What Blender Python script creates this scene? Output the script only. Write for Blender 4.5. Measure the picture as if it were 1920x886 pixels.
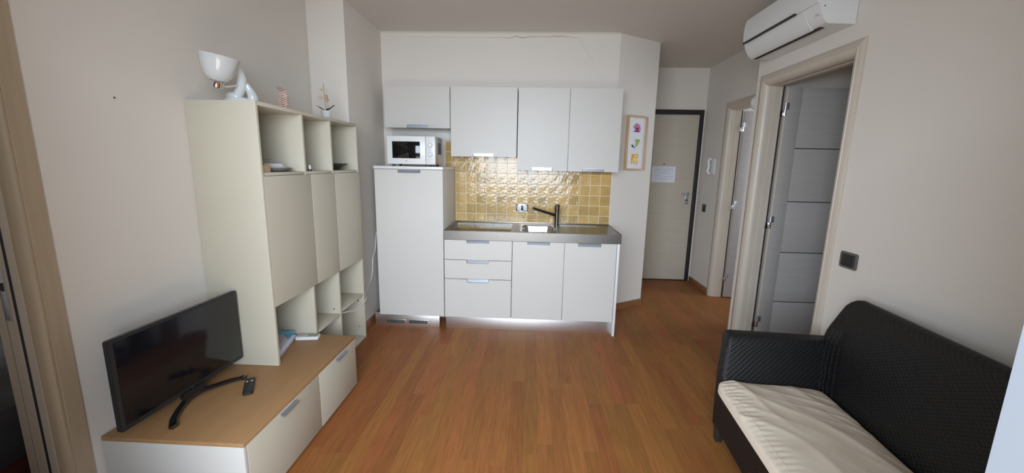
import bpy, bmesh, math, random
from mathutils import Vector, Matrix
random.seed(7)
S = bpy.context.scene
for _o in list(bpy.data.objects): bpy.data.objects.remove(_o)
COL = S.collection
R = math.radians

# ------------------------------------------------------------------ camera
cd = bpy.data.cameras.new('camera'); cam = bpy.data.objects.new('camera', cd); COL.objects.link(cam)
F, PITCH, YAW, ROLL, CH = 748.628, R(10.244), R(2.4876), R(-1.1059), 1.489
fw = Vector((-math.sin(YAW)*math.cos(PITCH), math.cos(YAW)*math.cos(PITCH), -math.sin(PITCH)))
rt = Vector((math.cos(YAW), math.sin(YAW), 0)); up = rt.cross(fw)
c_, s_ = math.cos(ROLL), math.sin(ROLL)
r2 = c_*rt - s_*up; u2 = s_*rt + c_*up
m = Matrix((r2, u2, -fw)).transposed().to_4x4(); m.translation = (0, 0, CH)
cam.matrix_world = m
cd.sensor_width = 36; cd.sensor_fit = 'HORIZONTAL'; cd.lens = F*36/1920; cd.clip_start = .02
S.camera = cam

# ------------------------------------------------------------------ world, daylight, exposure
w = bpy.data.worlds.new('world'); S.world = w; w.use_nodes = True
bg = w.node_tree.nodes['Background']; bg.inputs[0].default_value = (.80, .90, 1, 1); bg.inputs[1].default_value = .5
def area(name, loc, rot, sx, sy, power, col):
    l = bpy.data.lights.new(name, 'AREA'); l.shape = 'RECTANGLE'; l.size = sx; l.size_y = sy
    l.energy = power; l.color = col
    o = bpy.data.objects.new(name, l); o.location = loc; o.rotation_euler = rot; COL.objects.link(o); return o
# daylight entering by the french window behind the camera
area('sky_daylight', (-.9, -2.3, 2.1), (R(90-10), 0, 0), 5.6, 2.4, 760, (.76, .87, 1))
area('terrace_bounce', (-.15, -.95, .02), (R(180), 0, 0), 2.6, 1.8, 68, (1, .86, .68))
# fill lamps added unseen in the side rooms; the closet one brightens the passage
area('bedroom_fill', (-4.3, 1.6, 1.6), (R(90), 0, R(-90)), 1.0, 1.2, 22, (.95, .97, 1))
area('bathroom_fill', (3.9, 2.4, 1.7), (R(90), 0, R(90)), .8, .9, .7, (.9, .95, 1))
area('closet_fill', (3.9, 4.1, 1.6), (R(90), 0, R(90)), .6, 1.2, 24, (.78, .88, 1))
S.view_settings.view_transform = 'Standard'; S.view_settings.look = 'None'
S.view_settings.gamma = 1; S.view_settings.use_curve_mapping = False
S.view_settings.exposure = 0.0

# ------------------------------------------------------------------ helpers
def srgb(r, g, b):
    f = lambda c: (c/255/12.92) if c/255 <= .04045 else ((c/255+.055)/1.055)**2.4
    return (f(r), f(g), f(b), 1)
def mat(name, col, rough=.5, metal=0, var=0, scale=8, stretch=(1, 1, 1), bump=0, bscale=60, spec=.5, emit=None, coat=0, rand=0, detail=4, bstretch=None, alpha=None):
    M = bpy.data.materials.new(name); M.use_nodes = True; nt = M.node_tree; n = nt.nodes; l = nt.links
    b = n['Principled BSDF']; c = srgb(*col) if max(col) > 1.01 else (*col, 1)
    b.inputs['Base Color'].default_value = c; b.inputs['Roughness'].default_value = rough
    b.inputs['Metallic'].default_value = metal; b.inputs['Specular IOR Level'].default_value = spec
    if coat: b.inputs['Coat Weight'].default_value = coat; b.inputs['Coat Roughness'].default_value = .08
    tc = n.new('ShaderNodeTexCoord')
    oi = n.new('ShaderNodeObjectInfo')
    if var or rand:
        mp = n.new('ShaderNodeMapping'); mp.inputs['Scale'].default_value = stretch
        l.new(tc.outputs['Object'], mp.inputs[0])
        add = n.new('ShaderNodeVectorMath'); add.operation = 'ADD'
        sc = n.new('ShaderNodeVectorMath'); sc.operation = 'SCALE'; sc.inputs['Scale'].default_value = 37
        cx = n.new('ShaderNodeCombineXYZ')
        for i in range(3): l.new(oi.outputs['Random'], cx.inputs[i])
        l.new(cx.outputs[0], sc.inputs[0]); l.new(mp.outputs[0], add.inputs[0]); l.new(sc.outputs[0], add.inputs[1])
        no = n.new('ShaderNodeTexNoise'); no.inputs['Scale'].default_value = scale; no.inputs['Detail'].default_value = detail
        l.new((add if rand else mp).outputs[0], no.inputs['Vector'])
        r = n.new('ShaderNodeMapRange'); r.inputs[1].default_value = .3; r.inputs[2].default_value = .7
        r.inputs[3].default_value = 1-var; r.inputs[4].default_value = 1+var; l.new(no.outputs[0], r.inputs[0])
        val = r.outputs[0]
        if rand:
            r2_ = n.new('ShaderNodeMapRange'); r2_.inputs[3].default_value = 1-rand; r2_.inputs[4].default_value = 1+rand
            l.new(oi.outputs['Random'], r2_.inputs[0])
            mu = n.new('ShaderNodeMath'); mu.operation = 'MULTIPLY'; l.new(val, mu.inputs[0]); l.new(r2_.outputs[0], mu.inputs[1]); val = mu.outputs[0]
        vm = n.new('ShaderNodeVectorMath'); vm.operation = 'SCALE'; vm.inputs[0].default_value = c[:3]
        l.new(val, vm.inputs['Scale']); l.new(vm.outputs[0], b.inputs['Base Color'])
    if bump:
        nb = n.new('ShaderNodeTexNoise'); nb.inputs['Scale'].default_value = bscale; nb.inputs['Detail'].default_value = 3
        mb = n.new('ShaderNodeMapping'); mb.inputs['Scale'].default_value = bstretch or (1, 1, 1)
        l.new(tc.outputs['Object'], mb.inputs[0]); l.new(mb.outputs[0], nb.inputs['Vector'])
        bp = n.new('ShaderNodeBump'); bp.inputs['Strength'].default_value = bump; bp.inputs['Distance'].default_value = .01
        l.new(nb.outputs[0], bp.inputs['Height']); l.new(bp.outputs[0], b.inputs['Normal'])
    return M

M = {}
M['wall'] = mat('wall_paint', (.68, .63, .57), .85, var=.015, scale=1.5, bump=.03, bscale=90)
M['ceil'] = mat('ceiling_paint', (.66, .62, .57), .9, var=.02, scale=1.2, bump=.03, bscale=90)
M['white'] = mat('white_laminate', (.565, .54, .50), .42, var=.01, scale=3)
M['whitegloss'] = mat('white_plastic', (.68, .68, .67), .3)
M['cream'] = mat('cream_laminate', (.52, .475, .375), .45, var=.015, scale=3)
M['creamedge'] = mat('cream_edge', (.62, .57, .45), .4)
M['beech'] = mat('beech_laminate', (.36, .20, .09), .5, var=.06, spec=.25, scale=3, stretch=(10, 1.2, 10), detail=6)
M['alu'] = mat('brushed_aluminium', (.50, .53, .58), .33, metal=.85)
M['steel'] = mat('stainless_steel', (.24, .23, .22), .32, metal=1, bump=.06, bscale=40, bstretch=(1, 30, 30))
M['steelpanel'] = mat('stainless_steel_plinth', (.80, .77, .76), .38, metal=1, bump=.05, bscale=30, bstretch=(.6, 20, 20))
M['hob'] = mat('dark_polished_steel', (.16, .15, .14), .16, metal=1)
M['chrome'] = mat('chrome', (.75, .75, .76), .12, metal=1)
M['darkchrome'] = mat('dark_chrome', (.20, .19, .18), .2, metal=1)
M['doorwood'] = mat('pale_ash_veneer', (.52, .455, .375), .38, var=.06, scale=4, stretch=(14, 14, .8), detail=6)
M['doorwoodh'] = mat('ash_veneer_across', (.36, .335, .315), .5, var=.035, scale=4, stretch=(.8, 14, 14), detail=6)
M['entrywood'] = mat('entry_door_veneer', (.53, .47, .385), .35, var=.04, scale=3, stretch=(.8, 14, 14), detail=6)
M['casing'] = mat('tan_door_casing', (.40, .31, .21), .5, var=.06, scale=4, stretch=(14, 14, .8), detail=6)
M['brownframe'] = mat('dark_door_frame', (.018, .015, .014), .45)
M['skirt'] = mat('brown_wood_skirting', (.24, .105, .04), .4, var=.15, scale=5, stretch=(1, 1, 6))
M['black'] = mat('black_plastic', (.012, .012, .013), .35)
M['screen'] = mat('black_screen', (.006, .006, .008), .12)
M['tvgrey'] = mat('dark_grey_plastic', (.02, .022, .024), .35)
M['glassblack'] = mat('black_glass', (.006, .006, .006), .06)
M['rubber'] = mat('black_rubber', (.02, .02, .03), .7)
M['grout'] = mat('cream_grout', (.78, .70, .52), .8)
M['paper'] = mat('white_paper', (.74, .76, .82), .7)
M['ink'] = mat('grey_ink', (.38, .41, .52), .7)
M['bronze'] = mat('grey_bronze_plate', (.20, .19, .18), .3, metal=.7)
M['void'] = mat('dark_interior', (.03, .03, .03), .9)
M['greymetal'] = mat('grey_metal', (.42, .40, .38), .35, metal=.8)
M['glassw'] = mat('opal_white_glass', (.55, .56, .555), .12, coat=.5)
M['ceramic'] = mat('white_glazed_ceramic', (.58, .60, .60), .15, coat=.4)
M['pinkw'] = mat('pink_carved_wood', (.60, .42, .34), .6, var=.25, scale=60)
M['pinkd'] = mat('brown_pink_wood', (.36, .24, .19), .6)
M['leaf'] = mat('dark_green_leaf', (.045, .07, .04), .4)
M['petal'] = mat('cream_petal', (.72, .66, .50), .6)
M['petalp'] = mat('pink_petal', (.62, .38, .32), .6)
M['stem'] = mat('brown_stem', (.20, .17, .10), .6)
M['woodl'] = mat('light_wood', (.52, .34, .20), .5, var=.1, scale=30)
M['darkgreen'] = mat('dark_green_glaze', (.015, .022, .012), .25)
M['platedark'] = mat('grey_stoneware', (.25, .24, .22), .4)
M['blueplastic'] = mat('blue_plastic', (.12, .38, .52), .35)
M['lilac'] = mat('pale_lilac_sleeve', (.62, .60, .72), .35)
M['greypaper'] = mat('grey_paper', (.50, .47, .48), .6)
M['picwood'] = mat('light_oak_frame', (.48, .31, .17), .45, var=.12, scale=30, stretch=(1, 1, .2))
M['mount'] = mat('white_mount_board', (.72, .71, .70), .8)
M['magenta'] = mat('print_magenta', (.50, .12, .32), .7, var=.4, scale=60)
M['purple'] = mat('print_purple', (.22, .03, .12), .7)
M['pgreen'] = mat('print_green', (.30, .42, .12), .7, var=.3, scale=50)
M['pdark'] = mat('print_dark_green', (.05, .08, .05), .7)
M['porange'] = mat('print_orange', (.75, .35, .06), .7, var=.3, scale=50)
M['pyellow'] = mat('print_yellow', (.80, .62, .22), .7, var=.2, scale=50)
M['ppink'] = mat('print_pink', (.75, .50, .52), .7)
M['btn'] = mat('pale_button', (.55, .5, .45), .5)
M['lcd'] = mat('grey_lcd', (.25, .27, .25), .3)
M['dot'] = mat('dark_mark', (.12, .11, .10), .8)
M['crack'] = mat('plaster_crack', (.30, .27, .24), .9)
M['bed'] = mat('charcoal_bedspread', (.022, .022, .026), .75, var=.3, scale=12, bump=.4, bscale=15)
M['red'] = mat('dark_red_fabric', (.07, .012, .012), .9)
M['framewhite'] = mat('white_window_paint', (.29, .32, .36), .5)
M['cushion'] = mat('cream_cotton', (.70, .60, .48), .85, bump=.08, bscale=400)
M['foot'] = mat('dark_wood_foot', (.02, .018, .018), .4)

def floor_mat():
    Mt = mat('iroko_plank', (.275, .108, .029), .5, var=.16, scale=5, stretch=(16, 1.1, 16), rand=.13, detail=7, spec=.22)
    nt = Mt.node_tree; b = nt.nodes['Principled BSDF']; l = nt.links
    oi = [x for x in nt.nodes if x.type == 'OBJECT_INFO'][0]
    # individual boards lean to red or to yellow
    src = b.inputs['Base Color'].links[0].from_socket
    hs = nt.nodes.new('ShaderNodeHueSaturation')
    mm = nt.nodes.new('ShaderNodeMath'); mm.operation = 'MULTIPLY'; mm.inputs[1].default_value = 7.3
    fr = nt.nodes.new('ShaderNodeMath'); fr.operation = 'FRACT'
    mr = nt.nodes.new('ShaderNodeMapRange'); mr.inputs[3].default_value = .489; mr.inputs[4].default_value = .506
    l.new(oi.outputs['Random'], mm.inputs[0]); l.new(mm.outputs[0], fr.inputs[0]); l.new(fr.outputs[0], mr.inputs[0])
    l.new(mr.outputs[0], hs.inputs['Hue']); l.new(src, hs.inputs['Color']); l.new(hs.outputs[0], b.inputs['Base Color'])
    return Mt
M['plank'] = floor_mat()
def tile_mat():
    Mt = mat('yellow_glazed_tile', (.50, .33, .125), .12, var=.10, scale=14, rand=.16, bump=.42, bscale=17)
    return Mt
M['tile'] = tile_mat()
def weave_mat():
    Mt = bpy.data.materials.new('dark_rattan_weave'); Mt.use_nodes = True; nt = Mt.node_tree; n = nt.nodes; l = nt.links
    b = n['Principled BSDF']; b.inputs['Roughness'].default_value = .5
    tc = n.new('ShaderNodeTexCoord'); sep = n.new('ShaderNodeSeparateXYZ'); l.new(tc.outputs['Object'], sep.inputs[0])
    def math_(op, a, bb=None):
        q = n.new('ShaderNodeMath'); q.operation = op
        for i, v in enumerate((a, bb)):
            if v is None: continue
            if isinstance(v, (int, float)): q.inputs[i].default_value = v
            else: l.new(v, q.inputs[i])
        return q.outputs[0]
    k = math.pi/.013
    h = math_('ADD', sep.outputs[0], sep.outputs[1])
    sa = math_('SINE', math_('MULTIPLY', h, k)); sz = math_('SINE', math_('MULTIPLY', sep.outputs[2], math.pi/.009))
    pr = math_('MULTIPLY', sa, sz)
    r = n.new('ShaderNodeMapRange'); r.inputs[1].default_value = -1; r.inputs[2].default_value = 1
    l.new(pr, r.inputs[0])
    cr = n.new('ShaderNodeMix'); cr.data_type = 'RGBA'
    cr.inputs[6].default_value = (.004, .004, .004, 1); cr.inputs[7].default_value = (.014, .013, .013, 1); b.inputs['Specular IOR Level'].default_value = .3
    l.new(r.outputs[0], cr.inputs[0]); l.new(cr.outputs[2], b.inputs['Base Color'])
    bp = n.new('ShaderNodeBump'); bp.inputs['Strength'].default_value = .6; bp.inputs['Distance'].default_value = .003
    l.new(r.outputs[0], bp.inputs['Height']); l.new(bp.outputs[0], b.inputs['Normal'])
    return Mt
M['weave'] = weave_mat()
M['strand'] = mat('rattan_strand', (.045, .043, .048), .3)

ORG = {}
def finish(name, bm, m, parent=None, smooth=True, base=None):
    bmesh.ops.recalc_face_normals(bm, faces=bm.faces)
    off = ORG.get(parent.name, Vector()) if parent else (Vector(base) if base else Vector())
    if off.length: bmesh.ops.translate(bm, verts=bm.verts, vec=-off)
    me = bpy.data.meshes.new(name); bm.to_mesh(me); bm.free()
    if smooth:
        me.shade_smooth(); me.set_sharp_from_angle(angle=R(35))
    o = bpy.data.objects.new(name, me); COL.objects.link(o)
    me.materials.append(M[m] if isinstance(m, str) else m)
    if parent: o.parent = parent; ORG[o.name] = off
    else: o.location = off; ORG[o.name] = off
    return o
def thing(name, label, cat, loc=(0, 0, 0), group=None, kind=None):
    o = bpy.data.objects.new(name, None); COL.objects.link(o); o.empty_display_size = .1
    o.location = loc; ORG[o.name] = Vector(loc)
    return tag(o, label, cat, group, kind)
def tag(o, label=None, cat=None, group=None, kind=None):
    if label: o['label'] = label
    if cat: o['category'] = cat
    if group: o['group'] = group
    if kind: o['kind'] = kind
    return o
def box(bm, x0, x1, y0, y1, z0, z1, bev=0):
    r = bmesh.ops.create_cube(bm, size=1)
    vs = r['verts']
    for v in vs:
        v.co = Vector(((x0+x1)/2+v.co.x*(x1-x0), (y0+y1)/2+v.co.y*(y1-y0), (z0+z1)/2+v.co.z*(z1-z0)))
    if bev:
        es = list({e for v in vs for e in v.link_edges})
        bmesh.ops.bevel(bm, geom=es, offset=bev, segments=2, affect='EDGES', profile=.5)
    return vs
def B(name, d, m, parent=None, bev=.0015, base=None):
    bm = bmesh.new(); box(bm, *d, bev); return finish(name, bm, m, parent, base=base)
def prism(bm, pts, a0, a1, axis, bev=0):
    """pts: 2-D outline, extruded along axis ('x','y','z'); other coordinates in order"""
    def P(p, a): return {'x': (a, p[0], p[1]), 'y': (p[0], a, p[1]), 'z': (p[0], p[1], a)}[axis]
    v0 = [bm.verts.new(P(p, a0)) for p in pts]; v1 = [bm.verts.new(P(p, a1)) for p in pts]
    n = len(pts); fs = [bm.faces.new(v0), bm.faces.new(list(reversed(v1)))]
    for i in range(n): fs.append(bm.faces.new((v0[i], v0[(i+1) % n], v1[(i+1) % n], v1[i])))
    if bev:
        es = list({e for f in fs[:2] for e in f.edges})
        bmesh.ops.bevel(bm, geom=es, offset=bev, segments=2, affect='EDGES')
    return v0+v1
def tube(bm, pts, r, seg=10, caps=True):
    pts = [Vector(p) for p in pts]; rings = []
    rr = r if isinstance(r, (list, tuple)) else [r]*len(pts)
    nrm = None
    for i, p in enumerate(pts):
        t = ((pts[min(i+1, len(pts)-1)]-pts[max(i-1, 0)])).normalized()
        if nrm is None: nrm = t.orthogonal().normalized()
        nrm = (nrm - t*nrm.dot(t)).normalized(); bi = t.cross(nrm)
        rings.append([bm.verts.new(p+(nrm*math.cos(a)+bi*math.sin(a))*rr[i]) for a in [2*math.pi*k/seg for k in range(seg)]])
    for a, b in zip(rings, rings[1:]):
        for k in range(seg): bm.faces.new((a[k], a[(k+1) % seg], b[(k+1) % seg], b[k]))
    if caps: bm.faces.new(rings[0]); bm.faces.new(rings[-1])
def lathe(bm, prof, cx, cy, seg=32, tilt=None, sx=1, sy=1):
    rings = []; vs = []
    for r, z in prof:
        if r < 1e-6: ring = [bm.verts.new((cx, cy, z))]
        else: ring = [bm.verts.new((cx+sx*r*math.cos(2*math.pi*k/seg), cy+sy*r*math.sin(2*math.pi*k/seg), z)) for k in range(seg)]
        rings.append(ring); vs += ring
    for a, b in zip(rings, rings[1:]):
        for k in range(seg):
            k2 = (k+1) % seg
            if len(a) == 1 and len(b) == 1: continue
            if len(a) == 1: bm.faces.new((a[0], b[k], b[k2]))
            elif len(b) == 1: bm.faces.new((a[k], b[0], a[k2]))
            else: bm.faces.new((a[k], b[k], b[k2], a[k2]))
    if tilt: bmesh.ops.transform(bm, matrix=tilt, verts=vs)
    return vs
def bez(pts, n=24):
    """Catmull-Rom through pts"""
    P = [Vector(p) for p in pts]; P = [2*P[0]-P[1]]+P+[2*P[-1]-P[-2]]; out = []
    seg = len(P)-3
    for s in range(seg):
        for k in range(n//seg+1):
            t = k/(n//seg+1); a, b, c, d = P[s:s+4]
            out.append(.5*((2*b)+(-a+c)*t+(2*a-5*b+4*c-d)*t*t+(-a+3*b-3*c+d)*t**3))
    out.append(P[-2]); return out

# ------------------------------------------------------------------ measured layout (metres; camera stands at x=0 y=0)
XL, XR, XH = -1.741, 1.786, 2.154          # left wall, right wall, hall wall
YW, YC, YE, YR = 3.975, 3.213, 5.267, 3.44  # kitchen recess wall, column face, entry wall, end of right wall
XC = -1.449                                 # side of the column = left side of the recess
ZC = 2.689
DX0, DY0, DX1, DY1 = .795, 3.975, 1.239, 4.254   # slanted wall

# ------------------------------------------------------------------ structure
def wallobj(name, boxes, label, m='wall', bev=0):
    bm = bmesh.new()
    for b in boxes: box(bm, *b, bev)
    o = finish(name, bm, m, smooth=False); tag(o, label, 'wall', kind='structure'); return o
floor = B('floor', (-4.6, 4.1, -.25, 5.4, -.20, -.022), 'skirt', bev=0); tag(floor, 'brown hardwood strip floor of the room', 'floor', kind='structure')
ceiling = B('ceiling', (-4.6, 4.1, .2, 5.4, ZC, ZC+.15), 'ceil', bev=0); tag(ceiling, 'plain off-white plaster ceiling', 'ceiling', kind='structure')
LD0, LD1, LDT = .42, 1.255, 2.12            # left doorway in the left wall
wl = wallobj('wall_left', [(XL-.12, XL, LD1+.042, YC, 0, ZC), (XL-.12, XL, .2, LD0-.03, 0, ZC), (XL-.12, XL, LD0-.03, LD1+.042, LDT+.03, ZC)], 'plain off-white plaster wall on the left')
wallobj('wall_column', [(XL-.12, XC, YC, YW+.15, 0, ZC)], 'white plaster column face in the left far corner')
wb = wallobj('wall_back', [(XC, DX0, YW, YW+.15, 0, ZC)], 'off-white wall above and behind the kitchenette')
RD0, RD1, RDT = 2.46, 3.29, 2.113           # right doorway
wallobj('wall_right', [(XR, XR+.12, .2, RD0-.03, 0, ZC), (XR, XR+.12, RD1+.03, YR, 0, ZC), (XR, XR+.12, RD0-.03, RD1+.03, RDT+.03, ZC), (XR+.12, XH+.12, YR-.12, YR, 0, ZC)], 'off-white wall on the right with a doorway and air conditioner')
HD0, HD1, HDT = 3.80, 4.62, 2.113
wallobj('wall_hall', [(XH, XH+.12, YR, HD0-.03, 0, ZC), (XH, XH+.12, HD1+.03, YE, 0, ZC), (XH, XH+.12, HD0-.03, HD1+.03, HDT+.03, ZC)], 'right wall of the entrance passage')
ED0, ED1, EDT = 1.26, 2.134, 2.196
wallobj('wall_entry', [(DX1-.15, ED0, YE, YE+.15, 0, ZC), (ED1, XH+.12, YE, YE+.15, 0, ZC), (ED0, ED1, YE, YE+.15, EDT, ZC)], 'white wall around the entrance door')
bm = bmesh.new()
prism(bm, [(DX0, DY0), (DX1, DY1), (DX1, YE), (DX1-.15, YE), (DX1-.15, DY1+.08), (DX0, YW+.15)], 0, ZC, 'z')
wd = finish('wall_slanted', bm, 'wall', smooth=False); tag(wd, 'slanted white wall right of the kitchenette carrying the flower picture', 'wall', kind='structure')
wallobj('wall_front', [(.619, XR, .2, .5, 0, ZC), (XL, -1.04, .2, .5, 0, ZC), (-1.04, .619, .2, .5, 2.35, ZC)], 'wall around the french window the picture is taken from', 'framewhite')
# side rooms
wallobj('wall_bedroom', [(-4.6, -4.5, .2, 3.4, 0, ZC), (-4.6, XL-.12, 3.2, 3.3, 0, ZC), (-4.6, XL-.12, .2, .3, 0, ZC)], 'walls of the dark room beyond the left doorway')
wallobj('wall_bathroom', [(4.0, 4.1, .2, YE, 0, ZC), (XR+.12, 4.1, .2, .3, 0, ZC), (XH+.12, 4.1, YR-.12, YR, 0, ZC), (XH+.12, 4.1, YE, YE+.15, 0, ZC)], 'walls of the rooms beyond the right doorways')
# soft cove where the recess walls meet the ceiling
bm = bmesh.new()
# concave quarter-round: solid between the wall, the ceiling and the arc
pts = [(YW, ZC)]+[(YW-.03+.03*math.sin(R(a)), ZC-.03+.03*math.cos(R(a))-.0) for a in (0, 90)]+[(YW-.001, ZC-.03)]
pts = [(YW, ZC), (YW-.03, ZC), (YW-.017, ZC-.004), (YW-.008, ZC-.010), (YW-.003, ZC-.018), (YW, ZC-.03)]
prism(bm, pts, XC, DX0, 'x')
tr = finish('trim_1', bm, 'wall', smooth=True); tag(tr, 'rounded plaster edge between the kitchenette wall and ceiling', 'trim', kind='structure')

# hardwood boards: every board is a part of the floor
PW = .0815
vari = {}
def plank_mesh(L):
    if L not in vari:
        bm = bmesh.new(); box(bm, -PW/2+.0001, PW/2-.0001, 0, L-.0003, -.022, 0)
        es = [e for e in bm.edges if all(v.co.z > -.001 for v in e.verts)]
        bmesh.ops.bevel(bm, geom=es, offset=.0004, segments=1, affect='EDGES')
        me = bpy.data.meshes.new('plank'); bm.to_mesh(me); bm.free(); me.materials.append(M['plank']); vari[L] = me
    return vari[L]
Ls = [.75, .9, 1.05, 1.2, 1.4]
rest = bmesh.new(); np_ = 0
x = -1.43; row = 0
rnd = random.Random(3)
while x < 2.16:
    y = 1.35 - rnd.random()*.9
    while y < YE:
        L = rnd.choice(Ls)
        if y+L > YE+.02: L2 = round(YE+.01-y, 3); L = L2
        if L > .05:
            if np_ < 290:
                o = bpy.data.objects.new('plank', plank_mesh(L)); COL.objects.link(o); o.parent = floor
                o.location = (x, y, rnd.uniform(-.0004, 0)); np_ += 1
            else: box(rest, x-PW/2+.0004, x+PW/2-.0004, y, y+L-.001, -.022, -.0003)
        y += L
    x += PW
xs = [-4.58+PW*i for i in range(39)]+[x+PW*i for i in range(23)]
for xx in xs:
    if xx+PW > -1.43-PW/2 and xx < 0: continue
    y = .2-rnd.random()*.6
    while y < YE:
        L = rnd.choice(Ls)*1.4
        box(rest, xx-PW/2, xx+PW/2-.001, max(y, -.2), min(y+L-.001, YE+.1), -.022, -.0003); y += L
for i in range(44):
    box(rest, -1.43+PW*(i-.5), -1.43+PW*(i+.5)-.001, -.2, .448, -.022, -.0008)
ro = finish('floor_boards', rest, M['plank'], floor, smooth=False); ro['kind'] = 'stuff'

# skirtings
def sk(name, d, label): tag(B(name, d, 'skirt', bev=.003), label, 'skirting', kind='structure')
sk('baseboard_column', (XC, XC+.014, YC, 3.975, 0, .07), 'brown wooden skirting left of the fridge cabinet')
sk('baseboard_hall', (XH-.014, XH, 4.71, YE-.016, 0, .07), 'brown wooden skirting between the entrance and the second door')
bm = bmesh.new()
dv = Vector((DX1-DX0, DY1-DY0, 0)).normalized(); nv = Vector((dv.y, -dv.x, 0))
p0 = Vector((DX0, DY0, 0)); p1 = Vector((DX1, DY1, 0))
prism(bm, [tuple(p0[:2]), tuple(p1[:2]), tuple((p1+nv*.014)[:2]), tuple((p0+nv*.014)[:2])], 0, .07, 'z', .002)
tag(finish('baseboard_slanted', bm, 'skirt'), 'brown wooden skirting under the slanted wall', 'skirting', kind='structure')
sk('baseboard_right', (XR-.014, XR, .55, 2.37, 0, .07), 'brown wooden skirting behind the sofa')

# wall details
bm = bmesh.new()
cp = [(-1.16, 2.643), (-.932, 2.6445), (-.6, 2.644), (-.384, 2.644), (-.30, 2.648), (-.239, 2.641), (-.167, 2.657), (-.113, 2.645), (-.03, 2.656), (.067, 2.655), (.139, 2.652), (.174, 2.664), (.21, 2.657), (.246, 2.660), (.308, 2.655), (.407, 2.645), (.484, 2.536), (.58, 2.418)]
import itertools
rr = [.0006, .0007, .0007, .0009, .0016, .0018, .003, .003, .0025, .002, .0022, .003, .003, .003, .0022, .0008, .0006, .0004]
cpts = []; crr = []
for (a, b), (ra, rb) in zip(zip(cp, cp[1:]), zip(rr, rr[1:])):
    for k in range(5):
        t = k/5; cpts.append((a[0]+(b[0]-a[0])*t, YW-.0002, a[1]+(b[1]-a[1])*t+rnd.uniform(-1, 1)*.0018)); crr.append(ra+(rb-ra)*t)
tube(bm, cpts, crr, 5)
finish('plaster_crack', bm, 'crack', wb)
bm = bmesh.new(); tube(bm, [(XL-.001, 1.659, 1.73), (XL+.002, 1.659, 1.73)], .0045, 10)
finish('screw_hole', bm, 'dot', wl)

# ------------------------------------------------------------------ door frames with rounded mouldings
def frame_profile(w=.085, depth=.12):
    p = [(w, .001), (w, -.010), (w-.004, -.013), (.050, -.018), (.047, -.0155), (.044, -.019)]
    for k in range(1, 9):
        a = R(90*k/8); p.append((.044*(1-math.sin(a)), .031-.050*math.cos(a)))
    p += [(0, .06), (-.004, .062), (-.004, depth-.03), (0, depth-.028), (0, depth), (w*.5, depth), (w*.5, .001)]
    return p
def door_frame(parent, face, sgn, y0, y1, zt, m, depth=.12, w=.085, near=True):
    """face x, sgn=+1 wall goes to +x; three mitred lengths of moulding"""
    prof = frame_profile(w, depth)
    X = lambda d: face+sgn*d
    def sweep(A, Bf, nm):
        bm = bmesh.new()
        a = [bm.verts.new(A(q)) for q in prof]; b = [bm.verts.new(Bf(q)) for q in prof]; n = len(prof)
        bm.faces.new(a); bm.faces.new(b)
        for i in range(n): bm.faces.new((a[i], a[(i+1) % n], b[(i+1) % n], b[i]))
        return finish(nm, bm, m, parent)
    sweep(lambda q: (X(q[1]), y1+q[0], 0), lambda q: (X(q[1]), y1+q[0], zt+q[0]), 'jamb')
    sweep(lambda q: (X(q[1]), y0-q[0], 0), lambda q: (X(q[1]), y0-q[0], zt+q[0]), 'jamb')
    mt = m
    sweep(lambda q: (X(q[1]), y0-q[0], zt+q[0]), lambda q: (X(q[1]), y1+q[0], zt+q[0]), 'frame_head')
def hinge(parent, x, y, z):
    h = bpy.data.objects.new('hinge', None)
    bm = bmesh.new()
    tube(bm, [(x, y-.012, z-.045), (x, y-.012, z+.0)], .0085, 12)
    box(bm, x-.034, x-.002, y-.008, y+.002, z-.045, z-.002, .001)
    o = finish('hinge', bm, 'chrome', parent)
    bm = bmesh.new(); tube(bm, [(x+.001, y-.013, z+.001), (x+.001, y-.013, z+.05)], .009, 12)
    box(bm, x+.002, x+.028, y-.014, y+.001, z+.001, z+.05, .001)
    finish('hinge_barrel', bm, 'alu', o)
def panel_door(face, sgn, y0, y1, zt, label, name, W=.80, hz=(.235, 1.07, 1.935)):
    D = thing(name, label, 'door', (face, y1, 0), kind='structure')
    door_frame(D, face, sgn, y0, y1, zt, 'doorwood')
    # leaf swung open into the next room, square to the wall
    x0 = face+.137; x1 = x0+W; yf = y1-.040; yb = y1-.002; zb, zt2 = .012, zt-.012
    lf = finish('leaf', (lambda bm: (box(bm, x0, x1, yf+.004, yb, zb, zt2, .002), bm)[1])(bmesh.new()), 'doorwood', D)
    B('stile', (x0+.003, x0+.105, yf-.001, yf+.006, zb+.002, zt2-.002), 'doorwoodh' , lf, .001)
    B('stile', (x1-.105, x1-.003, yf-.001, yf+.006, zb+.002, zt2-.002), 'doorwoodh', lf, .001)
    zs = [zb+.002, .415, .83, 1.24, 1.65, zt2-.002]
    for a, b in zip(zs, zs[1:]):
        B('panel', (x0+.107, x1-.107, yf, yf+.006, a+.003, b-.003), 'doorwoodh', lf, .001)
    for z in zs[1:-1]: B('inlay', (x0+.107, x1-.107, yf+.002, yf+.006, z-.003, z+.003), 'black', lf, 0)
    for z in hz: hinge(D, x0-.006, yf+.01, z)
    B('seal', (face+.121, face+.132, y1-.002, y1+.003, 0.01, zt), 'rubber', D, 0)
    return D
panel_door(XR, 1, RD0, RD1, RDT, 'pale ash framed doorway in the right wall under the air conditioner, its five-panel door swung open', 'door_1')
panel_door(XH, 1, HD0, HD1, HDT, 'farther pale ash doorway in the passage, its panelled door standing ajar', 'door_2', hz=(.245, 1.085, 1.93))
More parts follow.
